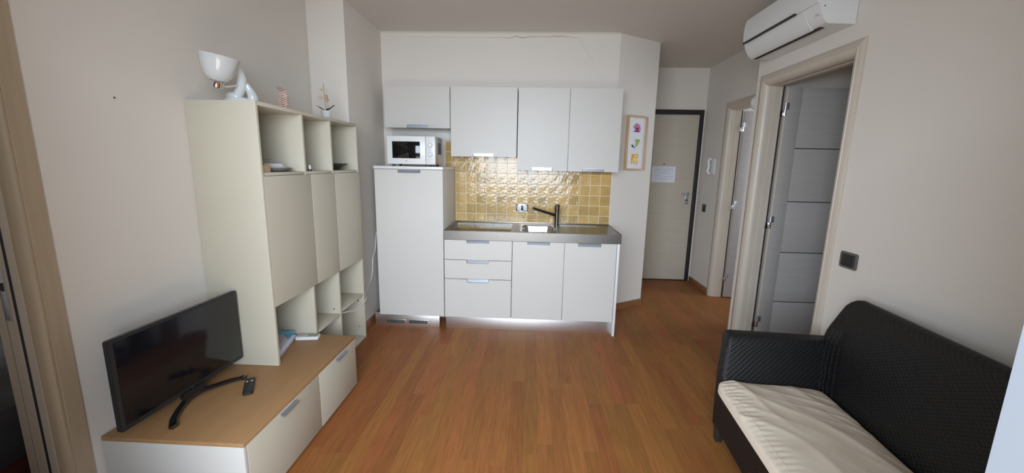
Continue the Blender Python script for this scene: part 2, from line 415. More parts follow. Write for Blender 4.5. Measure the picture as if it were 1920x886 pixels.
# left doorway
D3 = thing('door_3', 'tan wooden door frame at the left edge with steel strike plate', 'door', (XL, LD1, 0), kind='structure')
def left_frame():
    # far jamb: flat casing, bead, then the stepped reveal going back into the wall
    def ex(name, pts, m, z0=0, z1=LDT+.09, bev=0):
        bm = bmesh.new(); prism(bm, pts, z0, z1, 'z', bev); return finish(name, bm, m, D3)
    y = LD1
    ex('casing', [(XL-.0, y+.088), (XL+.016, y+.086), (XL+.018, y+.030), (XL+.014, y+.027), (XL+.019, y+.022), (XL+.020, y+.014), (XL+.012, y+.005), (XL, y), (XL-.02, y), (XL-.02, y+.088)], 'casing')
    ex('jamb', [(XL-.019, y-.003), (XL-.046, y-.003), (XL-.046, y+.04), (XL-.019, y+.04)], 'doorwood')
    ex('seal', [(XL-.046, y+.0), (XL-.062, y+.0), (XL-.062, y+.04), (XL-.046, y+.04)], 'rubber')
    ex('jamb', [(XL-.062, y-.001), (XL-.100, y-.001), (XL-.100, y+.04), (XL-.062, y+.04)], 'doorwood')
    ex('seal', [(XL-.1, y+.0), (XL-.103, y+.0), (XL-.103, y+.04), (XL-.1, y+.04)], 'rubber')
    ex('jamb', [(XL-.103, y-.001), (XL-.135, y-.001), (XL-.135, y+.04), (XL-.103, y+.04)], 'doorwood')
    # head and near jamb, plain
    B('frame_head', (XL-.135, XL+.016, LD0, LD1, LDT, LDT+.09), 'casing', D3, .003)
    B('jamb', (XL-.135, XL+.016, LD0-.09, LD0, 0, LDT+.09), 'casing', D3, .003)
    bm = bmesh.new(); box(bm, XL-.097, XL-.075, y-.0035, y, .91, 1.10, .0012)
    sp = finish('strike_plate', bm, 'alu', D3)
    bm = bmesh.new(); box(bm, XL-.093, XL-.079, y-.0045, y-.003, 1.02, 1.05); finish('latch_hole', bm, 'void', sp)
    for z in (.922, 1.088):
        bm = bmesh.new(); tube(bm, [(XL-.086, y-.003, z), (XL-.086, y-.0048, z)], .003, 10); finish('screw', bm, 'darkchrome', sp)
left_frame()
# entrance door
E1 = thing('door_4', 'pale veneer entrance door in a dark frame at the end of the passage', 'door', (1.7, YE, 0), kind='structure')
B('frame_side', (ED1-.042, ED1, YE-.015, YE+.08, 0, EDT), 'brownframe', E1, .002)
B('frame_side', (ED0, ED0+.042, YE-.015, YE+.08, 0, EDT), 'brownframe', E1, .002)
B('frame_head', (ED0+.042, ED1-.042, YE-.015, YE+.08, EDT-.055, EDT), 'brownframe', E1, .002)
B('threshold', (ED0+.042, ED1-.042, YE-.005, YE+.08, .001, .012), 'brownframe', E1, .001)
lf = B('leaf', (ED0+.044, ED1-.046, YE+.002, YE+.05, .013, EDT-.058), 'entrywood', E1, .002)
hp = B('handle_plate', (2.0, 2.04, YE-.006, YE+.002, 1.02, 1.175), 'alu', lf, .003)
bm = bmesh.new(); tube(bm, [(2.022, YE-.003, 1.155), (2.022, YE-.045, 1.155), (2.010, YE-.052, 1.155), (1.93, YE-.052, 1.152)], [.010, .010, .010, .008], 12)
finish('handle', bm, 'chrome', lf)
bm = bmesh.new(); tube(bm, [(2.015, YE-.004, 1.075), (2.015, YE-.014, 1.075)], .022, 20); ly = finish('lock', bm, 'chrome', lf)
bm = bmesh.new(); tube(bm, [(2.015, YE-.013, 1.075), (2.015, YE-.018, 1.075)], .012, 16); finish('peephole', bm, 'black', lf).name = 'keyhole'
bm = bmesh.new(); tube(bm, [(1.696, YE+.003, 1.53), (1.696, YE-.004, 1.53)], .009, 14); finish('peephole', bm, 'darkchrome', lf)
# notice on the entrance door
nt_ = thing('paper_notice', 'white printed sheet taped to the entrance door below the peephole', 'paper', (1.70, YE-.002, 1.30))
pp = B('sheet', (1.552, 1.848, YE-.0025, YE-.0005, 1.297, 1.50), 'paper', nt_, 0)
bm = bmesh.new()
for k, (a, b) in enumerate([(.03, .27), (.03, .26), (.03, .27), (.03, .23), (.10, .25), (.03, .11), (.03, .27), (.03, .25), (.11, .19)]):
    z = 1.476-.017*k-(.012 if k > 6 else 0); xx = 1.552+a
    while xx < 1.552+b:
        wd_ = rnd.uniform(.008, .022); box(bm, xx, min(xx+wd_, 1.552+b), YE-.0032, YE-.0024, z-.0025, z+.0025); xx += wd_+.004
o = finish('printed_lines', bm, 'ink', nt_, smooth=False); o['kind'] = 'stuff'

# ------------------------------------------------------------------ tiled splashback
TP = .1017; tx0 = -.841
gr = B('grout_bed', (tx0-.002, .786, YW-.006, YW, .88, 1.700), 'grout', wb, 0)
tm = None
def tile_mesh(wd_, ht):
    bm = bmesh.new(); box(bm, .0022, wd_-.0022, -.0070, 0, .0022, ht-.0022)
    es = [e for e in bm.edges if all(v.co.y < -.006 for v in e.verts)]
    bmesh.ops.bevel(bm, geom=es, offset=.0016, segments=2, affect='EDGES')
    me = bpy.data.meshes.new('tile'); bm.to_mesh(me); bm.free(); me.materials.append(M['tile'])
    me.shade_smooth(); me.set_sharp_from_angle(angle=R(50)); return me
tm = tile_mesh(TP, .0995); tlow = tile_mesh(TP, .084)
for r in range(8):
    z0 = .9155 if r == 0 else .9995+.0998*(r-1)
    for c in range(16):
        x0 = tx0+c*TP
        if x0 > -.76 and z0 > 1.56: continue
        if x0 > -.12 and z0 > 1.44: continue
        o = bpy.data.objects.new('tile', tlow if r == 0 else tm); COL.objects.link(o); o.parent = wb
        o.location = (x0, YW-.004+rnd.uniform(-.0006, .0006), z0)
        o.rotation_euler = (rnd.uniform(-.006, .006), 0, rnd.uniform(-.006, .006))
# double socket in the splashback
sk_ = thing('wall_socket', 'chrome rimmed socket plate in the yellow tiles left of the tap', 'socket', (-.077, YW-.012, 1.065))
B('plate', (-.138, -.016, YW-.022, YW-.012, 1.026, 1.103), 'chrome', sk_, .006)
B('insert', (-.127, -.027, YW-.024, YW-.014, 1.036, 1.093), 'whitegloss', sk_, .003)
B('outlet', (-.088, -.064, YW-.0255, YW-.016, 1.038, 1.091), 'black', sk_, .002)

# ------------------------------------------------------------------ kitchen cabinets
NH = .0; HW = .195; HH = .030
def front(name, parent, x0, x1, z0, z1, y, hx, htop=True, m='white', hm='alu', th=.02):
    """door or drawer front with a notch that holds the aluminium pull"""
    a, b = hx-HW/2, hx+HW/2
    if htop: pts = [(x0, z0), (x1, z0), (x1, z1), (b, z1), (b, z1-HH), (a, z1-HH), (a, z1), (x0, z1)]
    else: pts = [(x0, z0), (a, z0), (a, z0+HH), (b, z0+HH), (b, z0), (x1, z0), (x1, z1), (x0, z1)]
    bm = bmesh.new(); prism(bm, pts, y, y+th, 'y', .0015)
    d = finish(name, bm, m, parent)
    # handle: bent profile, lip forward and a sloping inner face
    bm = bmesh.new()
    if htop: pr = [(y-.004, z1-HH), (y-.004, z1-HH+.004), (y+.003, z1-HH+.005), (y+.015, z1-.002), (y+.018, z1-.002), (y+.018, z1-HH)]
    else: pr = [(y-.004, z0+HH), (y-.004, z0+HH-.004), (y+.001, z0+HH-.006), (y+.004, z0+.002), (y+.018, z0+.002), (y+.018, z0+HH)]
    prism(bm, pr, a+.003, b-.003, 'x', .0006)
    finish('handle', bm, hm, d)
    return d
YB, YU = 3.381, 3.755
# tall fridge cabinet
T = thing('fridge_cabinet', 'tall white cabinet hiding the fridge, left of the drawers, microwave on top', 'cabinet', (-1.04, 3.68, 0))
B('body', (-1.331, -.744, YB+.022, YW-.012, .128, 1.431), 'white', T)
front('door', T, -1.331, -.744, .130, 1.427, YB, -1.031)
B('top_panel', (-1.335, -.740, YB-.006, YW-.012, 1.432, 1.455), 'whitegloss', T, .002)
pl = B('plinth', (-1.397, -.800, YB+.055, YB+.075, 0.0, .122), 'steelpanel', T)
for gx0, gx1 in ((-1.294, -1.115), (-1.086, -.906)):
    g = B('vent_grille', (gx0, gx1, YB+.050, YB+.056, .030, .064), 'greymetal', pl, .001)
    bm = bmesh.new()
    n = 7
    for i in range(n):
        for j in range(2):
            wx = (gx1-gx0-.012)/n; box(bm, gx0+.007+i*wx, gx0+.004+(i+1)*wx, YB+.0488, YB+.0495, .034+j*.015, .045+j*.015)
    finish('grille_slots', bm, 'void', T, smooth=False).parent = pl
B('foot_panel', (-1.33, -.75, YB+.30, YB+.32, 0, .127), 'white', T)
# base: drawer unit
U = thing('drawer_cabinet', 'white base cabinet with three drawers beside the fridge cabinet', 'cabinet', (-.44, 3.68, 0))
B('body', (-.738, -.144, YB+.022, YW-.012, .128, .836), 'white', U)
front('drawer', U, -.736, -.147, .131, .482, YB, -.443)
front('drawer', U, -.736, -.147, .488, .655, YB, -.443)
front('drawer', U, -.736, -.147, .661, .834, YB, -.443)
# base: sink unit
K = thing('sink_cabinet', 'white two-door base cabinet under the sink, right end of the kitchenette', 'cabinet', (.31, 3.68, 0))
B('body', (-.141, .754, YB+.022, YW-.012, .128, .700), 'white', K)
front('door', K, -.140, .304, .131, .834, YB, .084)
front('door', K, .310, .752, .131, .834, YB, .521)
B('end_panel', (.757, .778, YB-.004, YW-.012, 0, .836), 'whitegloss', K, .002)
B('rail', (-.141, .754, YB+.022, YB+.04, .70, .836), 'white', K)
tg = tag(B('plinth_board', (-.738, .755, YB+.045, YB+.060, 0, .122), 'steelpanel', base=(0, YB+.05, 0)), 'long brushed steel plinth board under the base cabinets', 'plinth')
# stainless worktop as a height grid with pressed recesses
Wt = thing('worktop', 'stainless steel worktop with pressed hob cover, sink bowl and drainer', 'worktop', (.02, 3.67, .84))
zt_ = .914
regs = [(-.705, -.158, 3.425, 3.865, zt_-.006), (-.112, .262, 3.408, 3.880, zt_-.003), (-.074, .232, 3.455, 3.850, zt_-.165), (.286, .640, 3.425, 3.865, zt_-.005)]
xs_ = sorted({-.7385, .786}|{r[i] for r in regs for i in (0, 1)}); ys_ = sorted({YB-.006, YW-.014}|{r[i] for r in regs for i in (2, 3)})
def hz_(x, y):
    z = zt_
    for r in regs:
        if r[0] < x < r[1] and r[2] < y < r[3]: z = r[4]
    return z
bm = bmesh.new()
for i in range(len(xs_)-1):
    for j in range(len(ys_)-1):
        xa, xb, ya, yb_ = xs_[i], xs_[i+1], ys_[j], ys_[j+1]; z = hz_((xa+xb)/2, (ya+yb_)/2)
        if abs(z-(zt_-.165)) < 1e-6: continue
        bm.faces.new([bm.verts.new(p) for p in ((xa, ya, z), (xb, ya, z), (xb, yb_, z), (xa, yb_, z))])
        for (p, q, cx, cy) in (((xa, ya), (xb, ya), 0, -1), ((xb, ya), (xb, yb_), 1, 0), ((xb, yb_), (xa, yb_), 0, 1), ((xa, yb_), (xa, ya), -1, 0)):
            mx, my = (p[0]+q[0])/2+cx*.002, (p[1]+q[1])/2+cy*.002
            inside = xs_[0] < mx < xs_[-1] and ys_[0] < my < ys_[-1]
            z2 = hz_(mx, my) if inside else .838
            if abs(z2-(zt_-.165)) < 1e-6: continue
            if z2 < z-1e-5: bm.faces.new([bm.verts.new(t) for t in ((p[0], p[1], z), (q[0], q[1], z), (q[0], q[1], z2), (p[0], p[1], z2))])
bmesh.ops.remove_doubles(bm, verts=bm.verts, dist=1e-5)
finish('top', bm, 'steel', Wt, smooth=False)
# sink bowl with rounded corners
def rrect(x0, x1, y0, y1, r, n=6):
    out = []
    for cx, cy, a0 in ((x1-r, y1-r, 0), (x0+r, y1-r, 90), (x0+r, y0+r, 180), (x1-r, y0+r, 270)):
        for k in range(n+1):
            a = R(a0+90*k/n); out.append((cx+r*math.cos(a), cy+r*math.sin(a)))
    return out
bm = bmesh.new(); rings = []
for ins, z, r in ((-.006, zt_-.002, .012), (.004, zt_-.004, .05), (.012, zt_-.03, .055), (.020, zt_-.13, .06), (.05, zt_-.158, .05), (.10, zt_-.163, .03)):
    rings.append([bm.verts.new((px, py, z)) for px, py in rrect(-.074+ins, .232-ins, 3.455+ins, 3.850-ins, r)])
for a, b in zip(rings, rings[1:]):
    for k in range(len(a)): bm.faces.new((a[k], a[(k+1) % len(a)], b[(k+1) % len(a)], b[k]))
bm.faces.new(rings[-1])
sb = finish('sink_bowl', bm, 'chrome', Wt)
bm = bmesh.new(); lathe(bm, [(0, .752), (.03, .752), (.034, .754), (.036, .752)], .079, 3.65, 24); finish('drain', bm, 'darkchrome', Wt).parent = sb
B('hob_cover', (-.700, -.163, 3.43, 3.86, zt_-.0065, zt_-.0035), 'hob', Wt, .001)
for xx in (.662, .676): B('ridge', (xx, xx+.005, 3.43, 3.86, zt_-.001, zt_+.002), 'steel', Wt, .001)
B('back_rim', (-.738, .786, YW-.024, YW-.013, zt_-.002, zt_+.007), 'steel', Wt, .001)
for sx in (-.7385, .779): B('side_rim', (sx, sx+.007, YB-.005, YW-.025, zt_-.002, zt_+.005), 'steel', Wt, .001)
# tap
FA = thing('kitchen_tap', 'dark chrome mixer tap with a slim angled spout behind the sink', 'tap', (.262, 3.835, zt_))
bm = bmesh.new(); lathe(bm, [(0, zt_), (.030, zt_), (.030, zt_+.008), (.024, zt_+.012), (.023, zt_+.150), (.0235, zt_+.153), (.0235, zt_+.195), (.018, zt_+.200), (0, zt_+.200)], .262, 3.835, 28)
finish('body', bm, 'darkchrome', FA)
bm = bmesh.new(); tube(bm, [(.262, 3.835, 1.010), (.20, 3.797, 1.032), (.05, 3.708, 1.085), (.030, 3.696, 1.092)], [.014, .0135, .012, .012], 14); sp_ = finish('spout', bm, 'darkchrome', FA)
bm = bmesh.new(); tube(bm, [(.037, 3.70, 1.088), (.037, 3.70, 1.066)], .0105, 14); finish('nozzle', bm, 'chrome', FA).parent = sp_
bm = bmesh.new(); tube(bm, [(.262, 3.835, 1.108), (.285, 3.845, 1.112)], [.010, .007], 12); finish('lever', bm, 'darkchrome', FA)

# wall cabinets
def wallcab(label, x0, x1, z0, fronts, nm='wall_cabinet'):
    t = thing(nm, label, 'cabinet', ((x0+x1)/2, YU+.1, z0))
    B('body', (x0+.002, x1-.002, YU+.021, YW-.012 if z0 > 1.7 else YW-.012, z0+.004, 2.165), 'white', t)
    for a, b, hx in fronts: front('door', t, a+.002, b-.002, z0, 2.167, YU, hx, htop=False)
wallcab('short white wall cabinet above the microwave', -1.361, -.750, 1.802, [(-1.361, -.752, -1.055)])
wallcab('medium-height white wall cabinet over the hob cover, between short and tall ones', -.748, -.134, 1.552, [(-.747, -.137, -.443)])
wallcab('tallest white wall cabinet with two doors, right end of the row', -.130, .803, 1.434, [(-.130, .334, .100), (.337, .803, .572)])
# white back panel behind the microwave
tag(B('wall_panel', (-1.365, -.756, YW-.012, YW-.001, 1.704, 1.80), 'white', base=(-1.06, YW-.01, 1.70)), 'narrow white panel on the wall behind the microwave top', 'panel')

# ------------------------------------------------------------------ microwave
MW = thing('microwave', 'white countertop microwave with two dials on the fridge cabinet', 'microwave', (-1.02, 3.56, 1.455))
mz0, mz1 = 1.474, 1.706
B('body', (-1.224, -.815, 3.435, 3.70, mz0, mz1), 'greymetal', MW, .004)
dr = B('door', (-1.227, -.896, 3.415, 3.438, mz0-.001, mz1+.001), 'whitegloss', MW, .005)
B('window', (-1.180, -.942, 3.4125, 3.418, 1.522, 1.662), 'glassblack', dr, .002)
B('emblem', (-1.064, -1.056, 3.4140, 3.4155, 1.497, 1.505), 'dot', dr, 0)
cpn = B('control_panel', (-.894, -.812, 3.415, 3.438, mz0-.001, mz1+.001), 'whitegloss', MW, .004)
for z in (1.633, 1.557):
    bm = bmesh.new(); tube(bm, [(-.853, 3.416, z), (-.853, 3.400, z), (-.853, 3.397, z)], [.020, .0175, .015], 24)
    k_ = finish('knob', bm, 'whitegloss', cpn)
    bm = bmesh.new()
    for i in range(11):
        a = R(-140+28*i); box(bm, -.853+.027*math.sin(a)-.001, -.853+.027*math.sin(a)+.001, 3.4142, 3.4152, z+.027*math.cos(a)-.001, z+.027*math.cos(a)+.001)
    finish('dial_marks', bm, 'ink', cpn, smooth=False)
    B('knob_ridge', (-.856, -.850, 3.394, 3.400, z-.014, z+.014), 'alu', k_, .001)
bm = bmesh.new()
for i in range(6): box(bm, -.8153, -.8143, 3.52+.022*i, 3.532+.022*i, 1.56, 1.66)
finish('side_vents', bm, 'void', MW, smooth=False)
for fx in (-1.19, -.85):
    for fy in (3.47, 3.66):
        bm = bmesh.new(); tube(bm, [(fx, fy, 1.455), (fx, fy, mz0+.002)], .012, 12); finish('foot', bm, 'black', MW)

# ------------------------------------------------------------------ cream cupboard wall unit
Q = thing('shelf_cupboard', 'tall cream wall unit with open shelves and three flush doors by the left wall', 'cupboard', (-1.56, 2.6, 0))
cx0, cx1 = XL+.006, -1.379; Z1, Z2, Z3 = .695, 1.421, 1.776
ys = [2.003, 2.432, 2.765, 3.186]; th = .020
zlow = .356+.001
B('side_panel', (cx0, cx1, ys[0], ys[0]+th, zlow, Z3), 'cream', Q)
B('divider', (cx0, cx1-.002, ys[1]-.018, ys[1]+.002, zlow, Z3-th), 'cream', Q)
B('divider', (cx0, cx1-.002, ys[2]-.010, ys[2]+.010, .0, Z3-th), 'cream', Q)
B('side_panel', (cx0, cx1, ys[3]-th, ys[3], 0, Z3), 'cream', Q)
B('top_panel', (cx0, cx1+.001, ys[0]+th, ys[3]-th, Z3-th, Z3), 'cream', Q)
B('divider', (cx0, cx1-.002, ys[1]+.005, ys[1]+.022, 0, zlow-.002), 'cream', Q)
for a, b in ((ys[0]+th, ys[1]-.018), (ys[1]+.002, ys[2]-.010), (ys[2]+.010, ys[3]-th)):
    B('shelf', (cx0, cx1-.004, a, b, Z2-.016, Z2), 'cream', Q, .001)
    B('shelf', (cx0, cx1-.024, a, b, Z1, Z1+.016), 'cream', Q, .001)
B('shelf', (cx0, cx1-.006, ys[1]+.002, ys[2]-.010, .358, .374), 'cream', Q, .001)
B('shelf', (cx0, cx1-.006, ys[2]+.010, ys[3]-th, .377, .395), 'cream', Q, .001)
B('bottom_panel', (cx0, cx1-.002, ys[1]+.022, ys[2]-.010, .0, .018), 'cream', Q, .001)
B('bottom_panel', (cx0, cx1-.002, ys[2]+.010, ys[3]-th, .0, .018), 'cream', Q, .001)
B('back_panel', (cx0-.004, cx0+.004, ys[0]+.002, ys[3]-.002, zlow, Z3-.002), 'cream', Q, 0)
B('back_panel', (cx0-.004, cx0+.004, ys[1]+.005, ys[3]-.002, 0, zlow-.001), 'cream', Q, 0)
for a, b in ((ys[0]+.022, ys[1]+.038), (ys[1]+.041, ys[2]+.013), (ys[2]+.016, ys[3]-.001)):
    B('door', (cx1-.020, cx1+.002, a, b, Z1-.002, Z2-.018), 'cream', Q, .0015)
B('edge_strip', (cx1-.001, cx1+.002, ys[0]+.001, ys[0]+.019, zlow+.001, Z3-.001), 'creamedge', Q, .0005)
for yy, zz in ((3.165, .10), (3.165, .33), (2.753, .41)):
    bm = bmesh.new(); tube(bm, [(-1.43, yy+.0015, zz), (-1.43, yy-.0012, zz)], .005, 10); finish('shelf_pin', bm, 'darkchrome', Q)

# low bench with brown top
NB = thing('tv_bench', 'low cream media bench with brown beech top by the left wall', 'bench', (-1.43, 1.9, 0))
bx0, bx1, by0, by1 = XL+.006, -1.133, 1.388, 2.430
B('top', (bx0, bx1+.002, by0, by1, .338, .356), 'beech', NB, .0015)
B('end_panel', (bx0, bx1-.001, by0+.001, by0+.02, .012, .3375), 'white', NB, .001)  # cream panel coloured white, daylight on this end put into the colour
B('end_panel', (bx0, bx1-.021, by1-.02, by1-.001, .012, .3375), 'cream', NB, .001)
B('bottom', (bx0, bx1-.021, by0+.02, by1-.02, .012, .03), 'cream', NB, .001)
B('back_panel', (bx0, bx0+.008, by0+.02, by1-.02, .03, .3375), 'cream', NB, 0)
B('plinth', (bx0+.02, bx1-.06, by0+.03, by1-.03, 0, .012), 'void', NB, 0)
for a, b, h0, h1 in ((by0+.021, 1.972, 1.628, 1.752), (1.976, by1-.001, 2.160, 2.288)):
    d = B('flap_door', (bx1-.019, bx1, a, b, .014, .3365), 'cream', NB, .0015)
    bm = bmesh.new()
    prism(bm, [(bx1, .311), (bx1+.018, .311), (bx1+.018, .316), (bx1+.004, .317), (bx1+.004, .325), (bx1, .325)], h0, h1, 'x', 0)
    for v in bm.verts: v.co = Vector((v.co.y, v.co.x, v.co.z))
    finish('handle', bm, 'darkchrome' if 0 else 'alu', d)

# ------------------------------------------------------------------ television
TV = thing('television', 'black flat television on a curved stand on the media bench', 'television', (0, 0, 0))
# local: x to the right of the viewer, y into the room from the screen (screen faces -y)
tw, thh = .642, .387
def rr_prism(bm, x0, x1, z0, z1, r, y0, y1, bev=0):
    prism(bm, rrect(x0, x1, z0, z1, r, 4), y0, y1, 'y', bev)
bm = bmesh.new(); rr_prism(bm, -tw/2, tw/2, 0, thh, .010, 0, .022, .003); cs_ = finish('casing', bm, 'tvgrey', TV)
B('screen', (-tw/2+.020, tw/2-.012, -.0015, .004, .022, thh-.012), 'screen', TV, .0005)
bm = bmesh.new(); box(bm, -tw/2+.08, tw/2-.08, .021, .055, .03, thh-.10, .012); finish('rear_housing', bm, 'black', TV)
bm = bmesh.new(); tube(bm, [(0, -.0015, .011), (0, -.0025, .011)], .004, 12); finish('emblem', bm, 'alu', TV)
bm = bmesh.new()
# arc foot: two arms sweeping forward from the neck
arc = bez([(-.197, -.088, -.041), (-.15, -.050, -.036), (-.05, -.006, -.026), (.0, .0, -.024), (.05, -.006, -.026), (.15, -.050, -.036), (.197, -.088, -.041)], 30)
rings = []
for i, p in enumerate(arc):
    t = (arc[min(i+1, len(arc)-1)]-arc[max(i-1, 0)]).normalized(); s = Vector((-t.y, t.x, 0)).normalized()
    hw = .014; q = p.copy(); b0 = -.0525
    rings.append([bm.verts.new(v) for v in ((q-s*hw).to_tuple(), (q+s*hw).to_tuple(), (q.x+s.x*hw, q.y+s.y*hw, max(b0, q.z-.011)), (q.x-s.x*hw, q.y-s.y*hw, max(b0, q.z-.011)))])
for a, b in zip(rings, rings[1:]):
    for k in range(4): bm.faces.new((a[k], a[(k+1) % 4], b[(k+1) % 4], b[k]))
bm.faces.new(rings[0]); bm.faces.new(rings[-1])
bmesh.ops.bevel(bm, geom=bm.edges[:], offset=.002, segments=1, affect='EDGES')
ft = finish('stand', bm, 'black', TV)
bm = bmesh.new(); prism(bm, [(-.06, -.012), (.06, -.012), (.035, .035), (-.035, .035)], -.036, .012, 'z', .004); finish('stand_neck', bm, 'black', TV)
for sx in (-1, 1):
    p = Vector((sx*.198, -.092, -.031)); bm = bmesh.new(); box(bm, p.x-.016, p.x+.016, p.y-.012, p.y+.010, -.0525, -.036, .003); finish('stand_tip', bm, 'darkchrome', TV)
ax = Vector((-1.591, 1.346, .409)); bx_ = Vector((-1.5625, 1.987, .409))
mid = (ax+bx_)/2; ang = math.atan2(bx_.y-ax.y, bx_.x-ax.x)
TV.location = mid; TV.rotation_euler = (0, 0, ang)

# remotes
def remote(label, cxy, ang, wd_, ln, m, z=.356, white=False):
    t = thing('remote_control', label, 'remote', (0, 0, 0))
    bm = bmesh.new(); prism(bm, rrect(-wd_/2, wd_/2, -ln/2, ln/2, .008, 3), 0, .018 if not white else .020, 'z', .003); finish('case', bm, m, t)
    if white:
        B('display', (-wd_/2+.006, wd_/2-.006, .0, ln/2-.010, .0195, .021), 'lcd', t, .0005)
        B('key_cover', (-wd_/2+.006, wd_/2-.006, -ln/2+.01, -.004, .0195, .0208), 'greypaper', t, .0005)
    else:
        for (kx, ky) in ((-.011, .035), (.011, .035)):
            bm = bmesh.new(); tube(bm, [(kx, ky, .017), (kx, ky, .0198)], .005, 12); finish('button', bm, 'btn', t)
        for i in range(5):
            for j in range(3):
                bm = bmesh.new(); box(bm, -.015+.012*j, -.007+.012*j, -.055+.013*i, -.048+.013*i, .0175, .0192, .0005); finish('button', bm, 'tvgrey', t)
    t.location = (*cxy, z+.0005); t.rotation_euler = (0, 0, ang); return t
remote('slim black remote on the brown bench top right of the television stand', (-1.388, 1.782), R(-157)+R(180)+R(8), .044, .150, 'black')
remote('white air conditioner remote with grey display at the back of the bench', (-1.410, 2.362), R(100)+R(180), .055, .140, 'whitegloss', white=True)
# papers and folder in the niche
bd = thing('folder_stack', 'pale document folders with a blue edge lying in the low niche of the wall unit', 'folders', (-1.60, 2.40, .356))
def slab(name, pts, z0, z1, m, bev=.001):
    bm = bmesh.new(); prism(bm, pts, z0, z1, 'z', bev); return finish(name, bm, m, bd)
slab('folder', [(-1.415, 2.045), (-1.70, 2.045), (-1.70, 2.385), (-1.50, 2.385)], .3565, .3665, 'lilac')
slab('papers', [(-1.42, 2.045), (-1.70, 2.045), (-1.70, 2.375), (-1.50, 2.375)], .3665, .3725, 'paper')
slab('folder', [(-1.425, 2.045), (-1.70, 2.045), (-1.70, 2.37), (-1.51, 2.37)], .3725, .390, 'lilac')
slab('papers', [(-1.445, 2.045), (-1.69, 2.045), (-1.69, 2.34), (-1.53, 2.34)], .390, .3925, 'greypaper')
slab('blue_spine', [(-1.70, 2.345), (-1.54, 2.345), (-1.50, 2.372), (-1.51, 2.38), (-1.70, 2.38)], .3905, .398, 'blueplastic')
slab('blue_spine', [(-1.545, 2.33), (-1.507, 2.372), (-1.500, 2.369), (-1.478, 2.27), (-1.487, 2.27)], .3905, .395, 'blueplastic')
bk = slab('loose_card', [(-1.72, 2.30), (-1.60, 2.385), (-1.56, 2.395), (-1.72, 2.395)], .399, .401, 'greypaper', 0)

# ------------------------------------------------------------------ things in and on the wall unit
# swan-necked lamp
LP = thing('table_lamp', 'white ceramic lamp with curled arm and opal glass bowl on top of the wall unit', 'lamp', (-1.54, 2.1, Z3))
bm = bmesh.new()
pth = bez([(-1.575, 2.11, Z3+.018), (-1.545, 2.11, Z3+.030), (-1.515, 2.105, Z3+.070), (-1.492, 2.09, Z3+.110), (-1.476, 2.06, Z3+.145), (-1.452, 2.015, Z3+.170), (-1.428, 1.985, Z3+.176)], 36)
n_ = len(pth); tube(bm, pth, [max(.004, .024*math.sin(math.pi*(.22+.78*min(1, i/(n_-1)*1.08)))**1.1) for i in range(n_)], 18)
finish('arm', bm, 'ceramic', LP)
bm = bmesh.new()
pth = bez([(-1.485, 2.14, Z3+.003), (-1.478, 2.14, Z3+.035), (-1.482, 2.12, Z3+.075), (-1.492, 2.10, Z3+.115)], 20); n_ = len(pth)
tube(bm, pth, [.027*(1-i/(n_-1))**.6+.003 for i in range(n_)], 16)
finish('leaf_fold', bm, 'ceramic', LP)
bm = bmesh.new(); lathe(bm, [(0, Z3), (.050, Z3), (.056, Z3+.006), (.052, Z3+.022), (.030, Z3+.032), (0, Z3+.036)], -1.545, 2.13, 32, sx=1.35, sy=1)
finish('base', bm, 'ceramic', LP)
bm = bmesh.new()
pth = bez([(-1.60, 2.125, Z3+.022), (-1.57, 2.10, Z3+.034), (-1.535, 2.10, Z3+.030), (-1.52, 2.12, Z3+.01)], 16); n_ = len(pth)
tube(bm, pth, [.010+.012*math.sin(math.pi*i/(n_-1)) for i in range(n_)], 12); finish('curl', bm, 'ceramic', LP)
def tiltm(c, rx, ry): return Matrix.Translation(c) @ Matrix.Rotation(rx, 4, 'X') @ Matrix.Rotation(ry, 4, 'Y') @ Matrix.Translation(-Vector(c))
bc = Vector((-1.510, 1.955, 1.90)); tm_ = tiltm(bc, R(0), R(10))
bm = bmesh.new()
lathe(bm, [(0, 1.852), (.02, 1.852), (.040, 1.860), (.057, 1.880), (.068, 1.908), (.076, 1.938), (.084, 1.966), (.086, 1.969), (.082, 1.967), (.073, 1.938), (.065, 1.910), (.052, 1.885), (.03, 1.868), (0, 1.866)], bc.x, bc.y, 40, tilt=tm_)
finish('glass_bowl', bm, 'glassw', LP)
bm = bmesh.new(); lathe(bm, [(0, 1.824), (.026, 1.824), (.028, 1.829), (.029, 1.846), (.033, 1.852), (0, 1.856)], bc.x+.0, bc.y, 24, tilt=tiltm(bc, 0, R(14)))
finish('chrome_cap', bm, 'chrome', LP)
bm = bmesh.new(); tube(bm, [(-1.52, 1.96, 1.836), (-1.51, 2.00, 1.838), (-1.505, 2.05, 1.850), (-1.505, 2.09, 1.87)], .005, 10); finish('bracket', bm, 'ceramic', LP)

# pink ribbed ornament
OR = thing('carved_ornament', 'small pinkish carved ornament of stacked ribs on top of the wall unit', 'ornament', (-1.5, 2.445, Z3))
bm = bmesh.new(); sp1 = bez([(-1.487, 2.45, Z3), (-1.485, 2.45, Z3+.05), (-1.488, 2.45, Z3+.10), (-1.51, 2.45, Z3+.128), (-1.535, 2.45, Z3+.140)], 24)
tube(bm, sp1, [.006+.004*math.sin(math.pi*i/(len(sp1)-1)) for i in range(len(sp1))], 8)
sp2 = bez([(-1.507, 2.452, Z3), (-1.507, 2.452, Z3+.05), (-1.508, 2.452, Z3+.10)], 12); tube(bm, sp2, .007, 8)
finish('spine', bm, 'pinkd', OR)
for i in range(9):
    z = Z3+.008+.0125*i; bm = bmesh.new(); o_ = -.004*i if i > 5 else 0
    tube(bm, [(-1.527-(.004 if i < 7 else .0), 2.447, z+.012), (-1.514, 2.44, z), (-1.497, 2.437, z-.001), (-1.480, 2.442, z+.008), (-1.474, 2.447, z+.013)], [.002, .0042, .0045, .004, .002], 8)
    finish('rib', bm, 'pinkw', OR)
